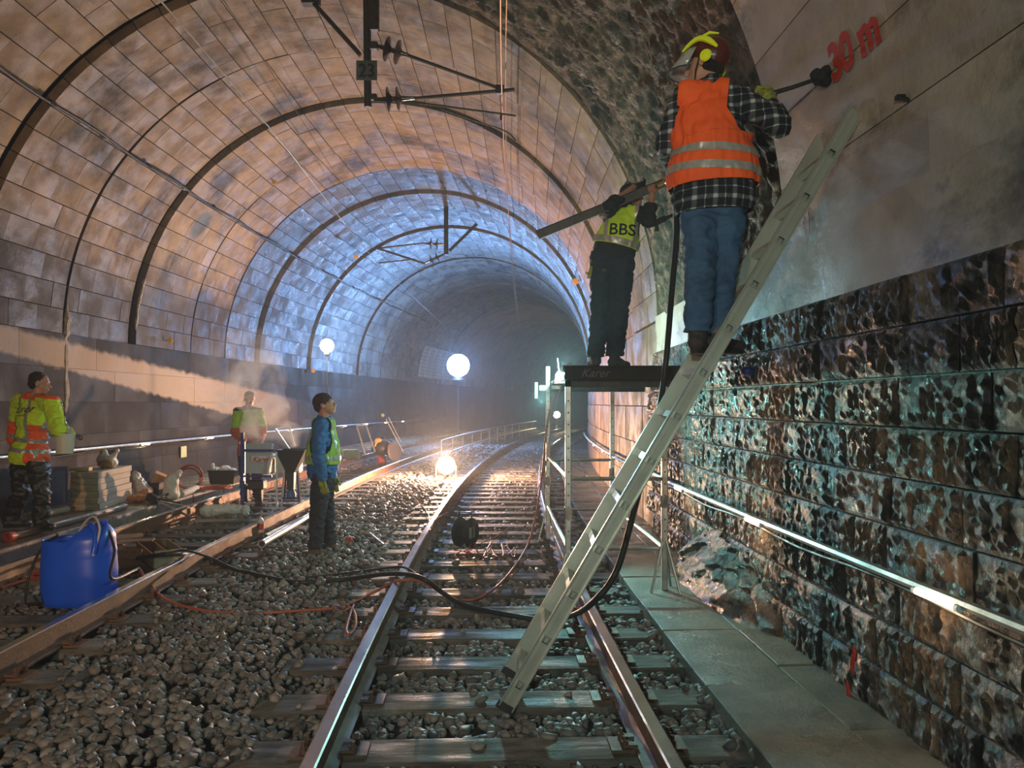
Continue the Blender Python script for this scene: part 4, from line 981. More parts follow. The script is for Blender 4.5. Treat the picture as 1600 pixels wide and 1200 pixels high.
# thick black hose from the spray gun down to the ballast and across the tracks
hz = [at(1053, 292, 4.68), at(1057, 360, 4.95), at(1050, 450, 5.25), at(1041, 560, 5.5), at(1030, 640, 5.4), at(1008, 730, 5.1), at(985, 820, 4.95), at(962, 895, 4.95), at(928, 940, 4.95)] + \
     [g(893, 962, -.10), g(850, 968), g(790, 960), g(725, 945), g(690, 925, -.1), g(668, 908, 0.03), g(640, 898, .05), g(600, 897, -.02), g(540, 905), g(470, 910), g(410, 900), g(350, 884), g(308, 868, -.08), g(275, 866, .045), g(240, 868, .03), g(205, 873, -.12), g(185, 876)]
single(MB().tube(catmull(hz, 6), .021, 10), 'hose', M_black, 'thick black hose hanging behind the ladder and running across both rails', 'hose')
hz = [g(180, 872), g(215, 866, -.12), g(262, 864, .02), g(290, 860, .05), g(330, 872, -.05), g(380, 893), g(460, 903), g(560, 893), g(615, 886, .0), g(636, 888, .04), g(660, 905, .0), g(705, 935), g(740, 946, -.16)]
single(MB().tube(catmull(hz, 6), .012, 8), 'hose', M_black, 'thinner black hose beside the thick one crossing the middle ballast', 'hose')
# orange cable from the canister to the scaffold lamp
hz = [g(217, 888, .02), g(236, 915, -.10), g(262, 938), g(320, 954), g(400, 958), g(470, 954), g(530, 949), g(575, 930), g(606, 914, -.05), g(625, 907, .03), g(655, 908, .02), g(690, 925, -.1), g(725, 938), g(760, 928), g(795, 897), g(825, 850), at(838, 800, 9.2), at(847, 740, 9.15), at(855, 660, 9.1), at(868, 612, 9.05)]
single(MB().tube(catmull(hz, 8), .0115, 8), 'cable', M_orange_hose, 'orange cable running over the ballast and up to the scaffold lamp', 'cable')
hz = [g(553, 945), g(547, 960), g(541, 985, -.14), g(548, 990, -.15), g(556, 975), g(551, 952), g(530, 943), g(520, 948), g(535, 955), g(548, 949)]
single(MB().tube(catmull(hz, 6), .010, 8), 'cable', M_orange_hose, 'short looped orange cable end hanging beside the left rail of the right track', 'cable')
hz = [at(876, 604, 9.0), at(862, 660, 9.1), at(849, 740, 9.3), g(822, 800), g(780, 835), g(752, 848)]
single(MB().tube(catmull(hz, 6), .006, 6), 'cable', mat('pink_cable', (.5, .2, .15, 1), rough=.5), 'thin pinkish cable from the scaffold lamp down to the cable drum', 'cable')
rnd = random.Random(3); hz = []
for k in range(26): hz.append(g(715 + 3.6 * k + rnd.uniform(-12, 12), 858 + rnd.uniform(-13, 13), -.12 + rnd.uniform(-.02, .05)))
single(MB().tube(catmull(hz, 5), .0065, 6), 'cable', mat('red_cable', (.42, .04, .03, 1), rough=.5), 'tangled thin red cable lying on the sleepers by the cable drum', 'cable')
hz = [g(620, 740), g(645, 775), g(668, 800), g(672, 828, 0), g(680, 812, .03), g(700, 800, -.1)]
single(MB().tube(catmull(hz, 5), .006, 6), 'cable', M_copper, 'very thin pale wire drooping across the ballast left of the red lamp', 'wire')

# cable drum standing in the right track
cd = empty('cable_drum', g(727, 858), 0, 'round dark cable drum standing between the rails among red cables', 'cable drum')
c = g(727, 858) + X((0, 0, .19)); ax = X((.85, -.5, 0)).normalized()
for s_ in (-.075, .075):
    MB().lathe([(0, -.008), (.155, -.008), (.165, 0), (.155, .008), (0, .008)], c + ax * s_, ax, 28).build('flange', M_iron, cd, True)
MB().lathe([(.085, -.065), (.10, -.03), (.10, .03), (.085, .065)], c, ax, 24).build('wound_cable', M_black, cd, True)
mb = MB(); mb.box(c - ax * -.088, (.10, .012, .12), rot_to(X((ax.y, -ax.x, 0)))); mb.build('socket_plate', mat('grey_plastic', (.25, .25, .26, 1), rough=.5), cd, bevel=.004)
mb = MB(); mb.tube([c + ax * -.07 + X((0, 0, -.17)), c + ax * -.10 + X((0, 0, .02)), c + ax * -.08 + X((0, 0, .22)), c + ax * .08 + X((0, 0, .22)), c + ax * .10 + X((0, 0, .02)), c + ax * .07 + X((0, 0, -.17))], .009, 8); mb.build('frame', M_iron, cd)

# ---- lamps
def lamp_pole(root, top, zb, r=.012, feet=.35):
    MB().tube([X((top.x, top.y, zb + .15)), X((top.x, top.y, top.z))], r, 8).build('pole', M_iron, root)
    for k in range(3):
        a = 2 * PI * k / 3 + .4; MB().tube([X((top.x, top.y, zb + .35)), X((top.x + feet * math.cos(a), top.y + feet * math.sin(a), zb))], r * .8, 6).build('leg', M_iron, root)
E_white = emis('white_lamp_glow', (.88, .96, 1, 1), 26); E_blue = emis('bluish_lamp_glow', (.45, .72, 1, 1), 60); E_warm = emis('warm_lamp_glow', (1, .62, .25, 1), 50)
E_green = emis('greenish_lamp_glow', (.45, 1, .75, 1), 22); E_led = emis('led_tube_glow', (1, .80, .52, 1), 22); E_yel = emis('yellow_lamp_glow', (1, .82, .35, 1), 30)
def lamp_head(root, c, r, em, hood=M_iron):
    b = MB().ball(c, r, 20).build('lamp_globe', em, root, True)
    MB().lathe([(r * .5, -r * 1.05), (r * .55, -r * 1.3), (r * .2, -r * 1.45)], c, (0, 0, 1), 16, caps=True).build('lamp_socket', hood, root)
c = at(511, 540, 15.4); r_ = empty('work_lamp', (c.x, c.y, -.17), 0, 'white balloon work lamp on a thin pole behind the blue-jacketed person', 'lamp'); lamp_pole(r_, c - X((0, 0, .2)), -.17); lamp_head(r_, c, .135, E_white)
c = at(716, 571, 30.); r_ = empty('work_lamp', (c.x, c.y, -.17), 0, 'dazzling blue-white work lamp far down the tunnel', 'lamp'); lamp_pole(r_, c - X((0, 0, .5)), -.17, .02, .6); lamp_head(r_, c, .44, E_blue)
c = at(697, 727, 16.9); r_ = empty('work_lamp', (c.x, c.y, -.2), 0, 'low reddish orange work lamp on the ballast between the two tracks', 'lamp')
MB().ball(c, .20, 20).build('lamp_globe', E_warm, r_, True); mb = MB()
for s_ in (-1, 1): mb.tube([c + X((s_ * .22, .0, .0)), X((c.x + s_ * .22, c.y, -.2))], .014, 6); mb.tube([X((c.x + s_ * .22, c.y - .2, -.19)), X((c.x + s_ * .22, c.y + .2, -.19))], .014, 6)
mb.build('lamp_stand', M_iron, r_)
c = at(870, 648, 46.); r_ = empty('signal_lamp', (c.x, c.y, -.17), 0, 'small yellow lamp far away at the bend of the tunnel', 'lamp'); lamp_pole(r_, c - X((0, 0, .2)), -.17, .02, .3); MB().ball(c, .20, 16).build('lamp_globe', E_yel, r_, True)
light('signal_lamp_light', 'POINT', c + X((0, -.35, 0)), 90, (1, .8, .45), .1)
c = at(876, 592, 9.05); r_ = empty('work_lamp', c + X((0, 0, -.06)), 0, 'greenish work lamp clamped to the scaffold beside the platform', 'lamp')
MB().lathe([(.0, .09), (.04, .085), (.062, .05), (.065, .0), (.05, -.02), (0, -.02)], c, (0, -.3, 1), 16).build('lamp_globe', E_green, r_, True)
mb = MB(); mb.box(c + X((-.01, 0, -.045)), (.20, .09, .03)); mb.box(c + X((-.05, 0, -.10)), (.12, .03, .05)); mb.build('bracket', M_steel, r_, bevel=.004)
MB().tube([c + X((-.02, 0, .09)), c + X((-.035, 0, .24))], .007, 6).build('aerial', M_steel, r_)
mb = MB(); mb.box(at(838, 610, 9.1), (.035, .02, .19)); mb.box(at(850, 606, 9.12), (.11, .01, .06)); single(mb, 'sign_bracket', M_steel, 'small upright metal bracket left of the greenish lamp', 'bracket', smooth=False)
single(MB().ball(at(890, 577, 6.7), (.035, .05, .055), 12), 'plastic_bottle', M_whitep, 'small white bottle lying on the left end of the platform', 'bottle')

# the two floods behind the camera, the warm one with barn doors
def flood(c, tgt, lab, doors=()):
    r = empty('flood_lamp', (c[0], c[1], -.17), 0, lab, 'lamp'); C = X(c); n = (X(tgt) - C).normalized(); R = rot_to(n)
    mb = MB(); mb.box(C - n * .12, (.10, .30, .24), R); mb.build('housing', M_iron, r, bevel=.01); lamp_pole(r, C - n * .12, -.17, .015, .4)
    return r, R, n
fl1, R1, n1 = flood((-2.6, -3.2, 1.7), (-4.4, 9.0, 5.6), 'flood lamp on a stand behind the camera, aimed at the left vault')
fl2, R2, n2 = flood((-.9, -2.6, 2.3), (1.3, 4.6, 1.6), 'second flood lamp on a stand behind the camera, aimed at the stone wall')

# ---- overhead line
def wirething(pts, r, m, lab, cat='wire', n=8): return single(MB().tube(catmull(pts, n), r, 6), 'overhead_wire', m, lab, cat)
wirething([X((-.02, 2.2, 5.25)), at(785, 172, 9.7), at(801, 407, 20.3), at(812, 516, 38)], .009, M_copper, 'bright contact wire above the right-hand track')
wirething([X((.10, 2.2, 5.62)), at(790, 120, 9.7), at(797, 380, 20.3), at(808, 500, 38)], .007, M_copper, 'thin messenger wire above the contact wire of the right-hand track')
wirething([X((-3.25, 4.5, 5.2)), at(430, 210, 10.6), at(590, 410, 20.3), at(690, 505, 34)], .009, M_steel, 'single thin contact wire above the left-hand track')
wirething([X((-3.0, 4.5, 5.75)), at(448, 150, 10.8), at(592, 385, 20.3)], .005, M_iron, 'faint messenger wire above the left-hand track')
cat_ = empty('overhead_mast', at(575, 168, 9.7), 0, 'black hanging overhead-line mast with two insulated arms and number plate 23', 'overhead mast')
def cant(root, mast, top, plate=None):
    pass
MB().tube([at(575, 168, 9.7), at(574, 90, 9.7), at(573, -20, 9.7)], .048, 10).build('mast_tube', M_iron, cat_)
mb = MB(); bar(mb, at(563, 86, 9.72), at(484, -2, 9.72), .05, .05); mb.box(at(486, 2, 9.72), (.22, .12, .09)); mb.build('stay', M_iron, cat_)
mb = MB(); mb.box(at(584, 22, 9.68), (.13, .10, .42)); mb.box(at(583, 72, 9.66), (.12, .09, .09)); mb.box(at(583, 152, 9.66), (.10, .08, .07)); mb.build('clamp', M_iron, cat_, bevel=.01)
def insul(root, a, b, discs):
    d = (b - a).normalized(); L = (b - a).length; prof = [(.018, 0)]
    for s in discs: prof += [(.03, s * L - .05), (.035, s * L - .02), (.145, s * L - .012), (.15, s * L), (.06, s * L + .025), (.03, s * L + .05)]
    prof += [(.018, L)]; MB().lathe(prof, a, d, 20).build('insulator', M_porc, root, True)
insul(cat_, at(584, 70, 9.65), at(640, 87, 9.65), (.38, .68)); insul(cat_, at(584, 156, 9.65), at(652, 153, 9.65), (.34, .56))
MB().tube([at(636, 86, 9.65), at(785, 140, 9.65)], .022, 8).build('upper_arm', M_iron, cat_)
MB().tube([at(648, 154, 9.65), at(804, 140, 9.65)], .024, 8).build('lower_arm', M_iron, cat_)
MB().tube([at(655, 161, 9.6), at(806, 181, 9.6)], .014, 8).build('steady_arm', M_iron, cat_)
MB().tube(catmull([at(690, 170, 9.6), at(740, 188, 9.6), at(790, 205, 9.6), at(806, 220, 9.6)], 4), .008, 6).build('dropper_wire', M_iron, cat_)
mb = MB(); mb.box(at(781, 140, 9.62), (.11, .07, .11)); mb.box(at(783, 182, 9.62), (.03, .03, .10)); mb.build('wire_clamp', M_iron, cat_, bevel=.01)
mb = MB(); mb.box(at(573, 110, 9.62), (.262, .012, .248)); np_ = mb.build('number_plate', mat('mossy_number_plate', (.085, .11, .095, 1), (.05, .07, .06, 1), 12, .7), cat_, bevel=.003)
tag(np_, 'grey-green number plate reading 23')
writing('number', '23', .235, M_print, at(573, 111, 9.605), (1, 0, 0), (0, 0, 1), np_, bold=.004, sx=.9)
cat2 = empty('overhead_mast', at(697, 392, 20.3), 0, 'far overhead-line mast with arms reaching left, near the lamp haze', 'overhead mast')
MB().tube([at(697, 398, 20.3), at(697, 322, 20.3)], .06, 8).build('mast_tube', M_iron, cat2)
mb = MB(); bar(mb, at(702, 392, 20.3), at(745, 350, 20.3), .07, .07); mb.build('stay', M_iron, cat2)
insul(cat2, at(694, 382, 20.25), at(662, 380, 20.25), (.35, .65)); insul(cat2, at(694, 397, 20.25), at(664, 411, 20.25), (.35, .65))
MB().tube([at(664, 412, 20.25), at(590, 388, 20.25)], .03, 6).build('upper_arm', M_iron, cat2)
MB().tube([at(662, 380, 20.25), at(590, 388, 20.25)], .025, 6).build('lower_arm', M_iron, cat2)
MB().tube([at(648, 405, 20.25), at(592, 411, 20.25)], .02, 6).build('steady_arm', M_iron, cat2)

# ---- cable along the left vault with clips
cbl = empty('wall_cable', P(8, TC - 3.2, 5.1), 0, 'dark cable clipped along the left flank of the vault', 'cable')
def vault(y, deg, r): a = math.radians(deg); return P(y, TC + r * math.cos(a), ZS + r * math.sin(a))
MB().tube([vault(y, 140.5 - .25 * math.sin(y * 2.6), R0 - .06) for y in lin(6, 34, 90)], .019, 6).build('cable', M_black, cbl)
for k in range(22):
    mb = MB(); c = vault(7 + 1.2 * k, 140.5, R0 - .05); mb.box(c, (.05, .10, .05)); mb.build('clip', M_steel if k % 2 else M_iron, cbl)
# reflectors
M_refl = mat('yellow_reflector', (.85, .42, .03, 1), rough=.3, emit=None)
def reflector(c, n, s, lab):
    r = empty('reflector', c, 0, lab, 'reflector', 'yellow reflectors on the vault'); c = X(c); n = X(n)
    MB().tube([c, c + n * .10 + X((0, -.04, 0))], .008, 6).build('arm', M_iron, r)
    MB().lathe([(0, -.006), (s, -.006), (s, .006), (s * .4, .008), (0, .012)], c + n * .12 + X((0, -.05, 0)), (.1, -1, 0), 14).build('disc', M_refl, r)
reflector(at(424, 279, 14.9), (.6, 0, -.7), .045, 'yellow disc reflector high on the left vault above the mast wire')
reflector(P(14.3, TC - R0 + .02, 2.66), (1, 0, 0), .05, 'yellow disc reflector on the dark left wall')
reflector(at(906, 438, 18.2), (-.9, 0, -.3), .075, 'yellow disc reflector on the right vault left of the lime vest')
reflector(P(22.6, TC - R0 + .02, 2.45), (1, 0, 0), .06, 'orange disc reflector on the bright left wall near the balloon lamp')
reflector(at(553, 397, 21.3), (.6, 0, -.7), .06, 'yellow disc reflector on the far left vault beyond the cable')
reflector(P(30, TC - R0 + .02, 1.0), (1, 0, 0), .07, 'orange disc reflector low on the far left wall')

# ---- handrail pipes with light tubes
def hand_rail(off, y0, y1, z0, z1, side, lab, lights_, glab):
    r = empty('handrail', P(y0 + 3, off, z0), 0, lab, 'handrail'); zz = lambda y: z0 + (z1 - z0) * (y - y0) / (y1 - y0)
    MB().tube([P(y, off, zz(y)) for y in lin(y0, y1, int(y1 - y0) * 2)], .024, 8).build('pipe', M_steel, r)
    MB().tube([P(y, off + side * .02, zz(y) - .055 - .015 * math.sin(y * 3)) for y in lin(y0, y1, int(y1 - y0) * 3)], .009, 6).build('supply_cable', M_black, r)
    for k in range(int((y1 - y0) / 1.1)):
        y = y0 + .3 + 1.1 * k
        MB().tube([P(y, off, zz(y)), P(y, off + side * .03, zz(y) - .05), P(y, off + side * .16, zz(y) - .05)], .009, 6).build('bracket', M_iron, r)
    for i, y in enumerate(lights_):
        t = empty('light_tube', P(y, off, zz(y) + .03), 0, glab(i), 'light tube', 'light tubes along the ' + ('right' if side > 0 else 'left') + ' handrail')
        MB().tube([P(y - .14, off - side * .022, zz(y) - .015), P(y + .14, off - side * .022, zz(y) - .015)], .015, 10).build('glowing_tube', E_led, t, True)
        for s_ in (-1, 1): MB().tube([P(y + s_ * .14, off - side * .02, zz(y) - .015), P(y + s_ * .165, off - side * .02, zz(y) - .015)], .018, 8).build('end_cap', M_whitep, t)
        if i < 4 or side < 0 and i < 7: light('light_tube_lamp', 'POINT', P(y, off - side * .07, zz(y) - .03), 3.0 if side > 0 else 5, (1, .74, .45), .05)
words_ = ['nearest', 'second nearest', 'third', 'fourth', 'fifth', 'sixth', 'seventh', 'eighth', 'ninth', 'tenth', 'eleventh']
hand_rail(WR - .14, 1.2, 24, .672, .56, 1, 'steel handrail pipe along the stone wall on the right', [3.18, 5.4, 7.6, 9.8, 12., 14.2, 16.4], lambda i: words_[i] + ' glowing light tube on the right handrail')
hand_rail(TC - R0 + .10, 7, 40, .80, .66, -1, 'steel handrail pipe along the dark left wall', [13.4, 16., 18.4, 20.8, 23.2, 25.6, 28, 30.4, 32.8], lambda i: words_[i] + ' glowing light tube on the left handrail')
mb = MB(); c = P(15.0, TC - R0 + .04, .52); mb.box(c, (.02, .24, .22), Matrix.Rotation(head(15), 3, 'Z')); single(mb, 'wall_plate', mat('pale_green_plate', (.30, .36, .22, 1), (.42, .44, .24, 1), 16, .5), 'small pale green plate on the left wall below the handrail', 'plate', smooth=False, bevel=.004)

# ---- red paint on the walls
def paint(txt, size, y, th, m, name, lab):
    o = writing(name, txt, size, m, (0, 0, 0), (1, 0, 0), (0, 1, 0), None, bold=.012, spacing=.95)
    bm = bmesh.new(); bm.from_mesh(o.data); bmesh.ops.triangulate(bm, faces=bm.faces[:]); bmesh.ops.subdivide_edges(bm, edges=bm.edges[:], cuts=1); bm.to_mesh(o.data); bm.free()
    for v in o.data.vertices:
        a = math.radians(th) + (v.co.y + .012 * mn.noise(v.co * 18)) / R0; yy = y - v.co.x + .012 * mn.noise(v.co * 15 + X((5, 0, 0)))
        p = P(3.4, TC, ZS); t = frm(3.4)[1]; n = frm(3.4)[2]; v.co = p + t * (yy - 3.4) + n * ((R0 - .008) * math.cos(a)) + X((0, 0, (R0 - .008) * math.sin(a)))
    tag(o, lab, 'painted mark'); return recenter(o)
M_redpaint = mat('red_spray_paint', (.55, .035, .02, 1), (.42, .03, .02, 1), 20, .6)
paint('30 m', .27, 4.02, 12.2, M_redpaint, 'painted_mark', 'red sprayed writing 30 m on the plastered wall right of the orange vest')
mb = MB(); pts = [P(4.02 + .012 * math.sin(k), WR - .105, .03 + .027 * k) for k in range(7)]; mb.tube(pts, [.004, .012, .013, .012, .011, .010, .004], 6)
pts = [P(4.08 + .01 * math.sin(k * 1.4), WR - .105, -.17 + .024 * k) for k in range(7)]; mb.tube(pts, [.004, .012, .011, .013, .011, .010, .004], 6)
single(mb, 'painted_mark', M_redpaint, 'short vertical red paint stroke low on the stone wall', 'painted mark')
single(warp(MB().ball(at(1168, 580, 5.5), (.05, .05, .035), 12).build('x', M_blueframe), .02, 30) and MB().ball(at(1168, 580, 5.5), (.055, .05, .035), 12), 'blue_cap', mat('blue_plastic_cap', (.01, .03, .20, 1), rough=.4), 'small dark blue plastic cap stuck on the stone wall', 'cap')
for o in [o for o in D.objects if o.name == 'x']: D.objects.remove(o)
mb = MB(); mb.tube([at(1405, 152, 3.75), at(1425, 158, 3.72), at(1432, 148, 3.70)], .012, 6); mb.box(at(1408, 152, 3.76), (.05, .03, .02)); single(mb, 'wall_hook', M_iron, 'small rusty iron hook sticking out of the upper right wall', 'hook')
# ---- left ledge: stacked wooden boxes
def wooden_box(parent_loc, rz, L=1.22, Wd=.36, Hh=.088, lab='', lid=True):
    r = empty('wooden_box', parent_loc, rz, lab, 'box', 'wooden boxes stacked on the ledge'); M = wmat(r)
    def bx(c, s, nm, m, bev=.002): mb = MB(); mb.box(M @ X(c), s, M.to_3x3()); return mb.build(nm, m, r, bevel=bev)
    for s in (-1, 1): bx((s * (Wd / 2 - .008), 0, Hh / 2), (.014, L, Hh - .006), 'side_board', M_oldwood)
    for s in (-1, 1): e = bx((0, s * (L / 2 - .008), Hh / 2), (Wd - .002, .016, Hh - .004), 'end_board', M_wood)
    bx((0, 0, Hh - .006), (Wd - .01, L - .03, .010), 'lid', M_oldwood); bx((0, 0, .006), (Wd - .01, L - .03, .008), 'base_board', M_oldwood)
    mb = MB(); mb.tube([M @ X(v) for v in ((-.15, -L / 2 - .004, Hh * .6), (-.08, -L / 2 - .018, Hh * .4), (0, -L / 2 - .022, Hh * .3), (.08, -L / 2 - .018, Hh * .4), (.15, -L / 2 - .004, Hh * .6))], .006, 6)
    mb.build('rope_handle', mat('rope', (.40, .36, .30, 1), rough=.9), r)
    return r, M
names_ = ['bottom', 'second from the bottom', 'third from the bottom', 'third from the top', 'second from the top', 'topmost']
base = g(125, 798, 0) + X((-.02, .62, 0))
for i in range(6):
    r, M = wooden_box(base + X((random.uniform(-.012, .012), random.uniform(-.015, .015), .088 * i)), .12 + random.uniform(-.015, .015), lab=names_[i] + ' wooden box in the stack on the left ledge')
    if i in (1, 3): writing('stamp', 'FRAGILE' if 0 else 'N. 24', .035, M_redp, M @ X((.05, -.6195, .045)), M.to_3x3() @ X((1, 0, 0)), (0, 0, 1), r)  # made-up lettering in place of illegible red marks on the boxes
top = base + X((0, 0, .53))
mb = MB(); mb.box(top + X((-.07, -.45, .03)), (.27, .12, .05), Matrix.Rotation(.12, 3, 'Z')); single(mb, 'cartridge', M_wood, 'small pale carton lying on the near end of the box stack', 'carton', smooth=False, bevel=.005)
def sackish(name, prims, m, lab, cat, amp=.015, f=9, vox=.012, seed=1, sub=None):
    o = remesh(name, prims, vox, m, None, smooth=2, folds=amp, ffreq=(f, f, f * .6), seed=seed); tag(o, lab, cat); return recenter(o)
t0 = top + X((.02, .10, 0))
sackish('plastic_bag', [ell(t0 + X((.0, 0, .09)), (.15, .11, .10)), cap(t0 + X((-.06, 0, .12)), t0 + X((-.06, 0, .22)), .09, .05), cap(t0 + X((.08, 0, .14)), t0 + X((.16, 0, .28)), .05, .018)], M_bag, 'white plastic bag with knotted ears on top of the wooden boxes', 'bag', .018)
sackish('foam_block', [ell(t0 + X((.03, -.10, .07)), (.11, .06, .06)), ell(t0 + X((-.02, -.10, .06)), (.08, .05, .05))], M_paper, 'brown packed lump in front of the white bag on the boxes', 'packet', .006)
sackish('clear_bag', [cap(g(222, 775, 0) + X((0, 0, .10)), g(214, 775, 0) + X((-.02, 0, .34)), .115, .06), ell(g(225, 775, 0) + X((0, 0, .08)), (.14, .10, .08))], M_clear, 'clear shiny plastic bag leaning beside the wooden boxes', 'bag', .02, 12)
sackish('paper_sack', [ell(g(215, 785, 0) + X((0, 0, .06)), (.17, .12, .06)), ell(g(228, 780, 0) + X((0, 0, .08)), (.09, .1, .08))], mat('orange_brown_sack', (.45, .20, .08, 1), (.30, .13, .06, 1), 14, .7), 'crumpled orange-brown sack on the ledge behind the canister', 'sack', .015, 14)
def tub(c, w, d, h, m, name, lab, cat, taper=.86):
    c = X(c); mb = MB(); b = [c + X((sx * w / 2 * taper, sy * d / 2 * taper, 0)) for sx, sy in ((-1, -1), (1, -1), (1, 1), (-1, 1))]; t = [c + X((sx * w / 2, sy * d / 2, h)) for sx, sy in ((-1, -1), (1, -1), (1, 1), (-1, 1))]
    ti = [c + X((sx * (w / 2 - .015), sy * (d / 2 - .015), h)) for sx, sy in ((-1, -1), (1, -1), (1, 1), (-1, 1))]; bi = [c + X((sx * (w / 2 * taper - .015), sy * (d / 2 * taper - .015), .015)) for sx, sy in ((-1, -1), (1, -1), (1, 1), (-1, 1))]
    mb.add(b + t + ti + bi, [(3, 2, 1, 0)] + [(i, (i + 1) % 4, 4 + (i + 1) % 4, 4 + i) for i in range(4)] + [(4 + i, 4 + (i + 1) % 4, 8 + (i + 1) % 4, 8 + i) for i in range(4)] + [(8 + i, 8 + (i + 1) % 4, 12 + (i + 1) % 4, 12 + i) for i in range(4)] + [(12, 13, 14, 15)])
    for i in range(4): mb.tube([t[i], t[(i + 1) % 4]], .010, 6)
    return single(mb, name, m, lab, cat, smooth=False)
tub(g(240, 773, 0), .30, .26, .20, M_black, 'tub', 'black plastic tub behind the clear bag', 'tub')
mb = MB(); c = g(247, 772, 0) + X((0, .05, .24)); mb.box(c, (.22, .16, .18), Matrix.Rotation(.5, 3, 'Y') @ Matrix.Rotation(.4, 3, 'Z')); single(mb, 'carton', M_paper, 'brown carton tilted in the black tub', 'carton', smooth=False, bevel=.01)
sackish('cement_sack', [cap(g(267, 781, 0) + X((0, 0, .12)), g(268, 781, 0) + X((0, 0, .30)), .115, .10), cap(g(272, 781, 0) + X((0, 0, .33)), g(278, 781, 0) + X((.02, 0, .42)), .07, .04), ell(g(268, 781, 0) + X((0, 0, .08)), (.13, .11, .09))], mat('white_paper_sack', (.62, .60, .56, 1), (.52, .50, .46, 1), 6, .75), 'upright open white paper sack on the ledge edge', 'sack', .014, 10)
single(MB().lathe([(.050, 0), (.055, .01), (.055, .88), (.05, .90)], g(283, 778, 0) + X((0, 0, .056)), g(325, 760, 0) - g(283, 778, 0), 14, caps=True), 'grey_roll', mat('grey_roll_sleeve', (.34, .36, .34, 1), (.26, .28, .27, 1), 12, .7), 'grey tube lying on the ledge beside the white sack', 'tube')
rr = random.Random(8)
def coil(c, r, n, wobble, rad, tilt=0):
    pts = []
    for k in range(n * 10):
        a = 2 * PI * k / 10; q = r * (1 + .12 * math.sin(a * .37)); v = X((q * math.cos(a), q * .8 * math.sin(a) * math.cos(tilt), .012 + .004 * k / 10 + q * math.sin(a) * math.sin(tilt) + (q * math.sin(tilt)))); pts.append(X(c) + v + X((rr.uniform(-wobble, wobble), rr.uniform(-wobble, wobble), rr.uniform(0, wobble))))
    return MB().tube(catmull(pts, 3), rad, 6)
single(coil(g(335, 765, 0), .27, 6, .02, .012), 'hose_coil', M_orange_hose, 'flat coil of orange hose on the ledge left of the mixer', 'hose')
single(coil(g(296, 765, 0), .20, 3, .015, .013, 1.2), 'hose_coil', mat('dull_red_hose', (.30, .07, .05, 1), rough=.5), 'upright loops of dull red hose behind the white sack', 'hose')
tub(g(343, 757, 0) + X((0, .25, 0)), .50, .34, .24, M_black, 'crate', 'black plastic crate on the ledge filled with white wrappings', 'crate')
c = g(343, 757, 0) + X((0, .25, .20)); sackish('wrapping', [ell(c + X((.02, -.02, .06)), (.10, .10, .07)), ell(c + X((-.16, 0, .05)), (.07, .08, .05)), ell(c + X((-.22, 0, .12)), (.03, .03, .05)), ell(c + X((.16, 0, .03)), (.06, .08, .05))], M_bag, 'white crumpled wrappings heaped in the black crate', 'wrapping', .014, 16)
# pipes on the ledge edge
pp = empty('long_pipe', g(15, 845, 0), 0, 'long dark pipe with a red end cap lying along the ledge edge', 'pipe')
a, b = g(17, 845, 0) + X((0, 0, .05)), g(195, 797, 0) + X((0, 0, .05)); d_ = (b - a).normalized()
MB().tube([a, b], .045, 14).build('pipe_body', mat('grey_brown_pipe', (.16, .13, .11, 1), (.10, .085, .075, 1), 7, .5, .3), pp, True)
MB().lathe([(.032, .04), (.055, .04), (.055, -.03), (.040, -.04), (.030, -.02), (.030, .04)], a - d_ * .02, d_, 16).build('end_cap', mat('red_plastic', (.45, .05, .04, 1), rough=.4), pp, True)
single(MB().tube([g(62, 818, 0) + X((-.25, .2, .05)), g(98, 803, 0) + X((0, .1, .05))], .045, 12), 'short_pipe', mat('pale_grey_pipe', (.30, .30, .28, 1), rough=.5), 'short pale pipe behind the feet of the yellow-jacketed person', 'pipe')

# bucket carried by the worker in the yellow jacket
c = at(101, 693, 8.58); bk = empty('bucket', c - X((0, 0, .11)), 0, 'white plastic bucket carried by the person in the yellow and orange jacket', 'bucket')
MB().lathe([(0, -.11), (.085, -.11), (.105, .10), (.110, .10), (.110, .112), (.100, .112), (.080, -.10), (0, -.10)], c, (0, 0, 1), 24).build('bucket_body', mat('white_bucket_plastic', (.66, .66, .56, 1), (.6, .6, .52, 1), 8, .5), bk, True)
MB().tube([c + X((.108 * math.cos(t), .0, .10 + .06 * math.sin(t))) for t in lin(0, PI, 10)], .004, 6).build('bail', M_steel, bk)

# blue canister, cut open, in the left track
cc = g(119, 945, -.17); cc = X((cc.x, cc.y + .05, -.168)); cn = empty('canister', cc, 0, 'cut-open blue plastic canister standing beside the near left rail', 'canister')
A_, B_, NN = .285, .20, 56; V = []; rows = 26
def sup(a, e=2.8): c_, s_ = math.cos(a), math.sin(a); return X((math.copysign(abs(c_) ** (2 / e), c_) * A_, math.copysign(abs(s_) ** (2 / e), s_) * B_, 0))
for j in range(rows + 1):
    t = j / rows
    for k in range(NN):
        a = 2 * PI * k / NN; v = sup(a); fx = (v.x / A_ - .0) ; hi = 1 / (1 + math.exp(-(fx - .12) * 22)); ht = .535 + .125 * hi
        z = t * ht; sc_ = 1.0 - .05 * abs(z - .25) / .25 - (.12 if z < .03 else 0) * (1 - z / .03 if z < .03 else 0) * .8
        if abs(z - .165) < .012 or abs(z - .43) < .012: sc_ += .012
        over = max(0, z - .545) / .115
        q = X((v.x * sc_, v.y * sc_ * (1 - .75 * over ** 1.6), z)); q.x = .17 + (q.x - .17) * (1 - .42 * over ** 2) if over > 0 else q.x
        V.append(cc + q)
mb = MB(); mb.add(V, [(j * NN + k, j * NN + (k + 1) % NN, (j + 1) * NN + (k + 1) % NN, (j + 1) * NN + k) for j in range(rows) for k in range(NN)] + [tuple(range(NN))[::-1]])
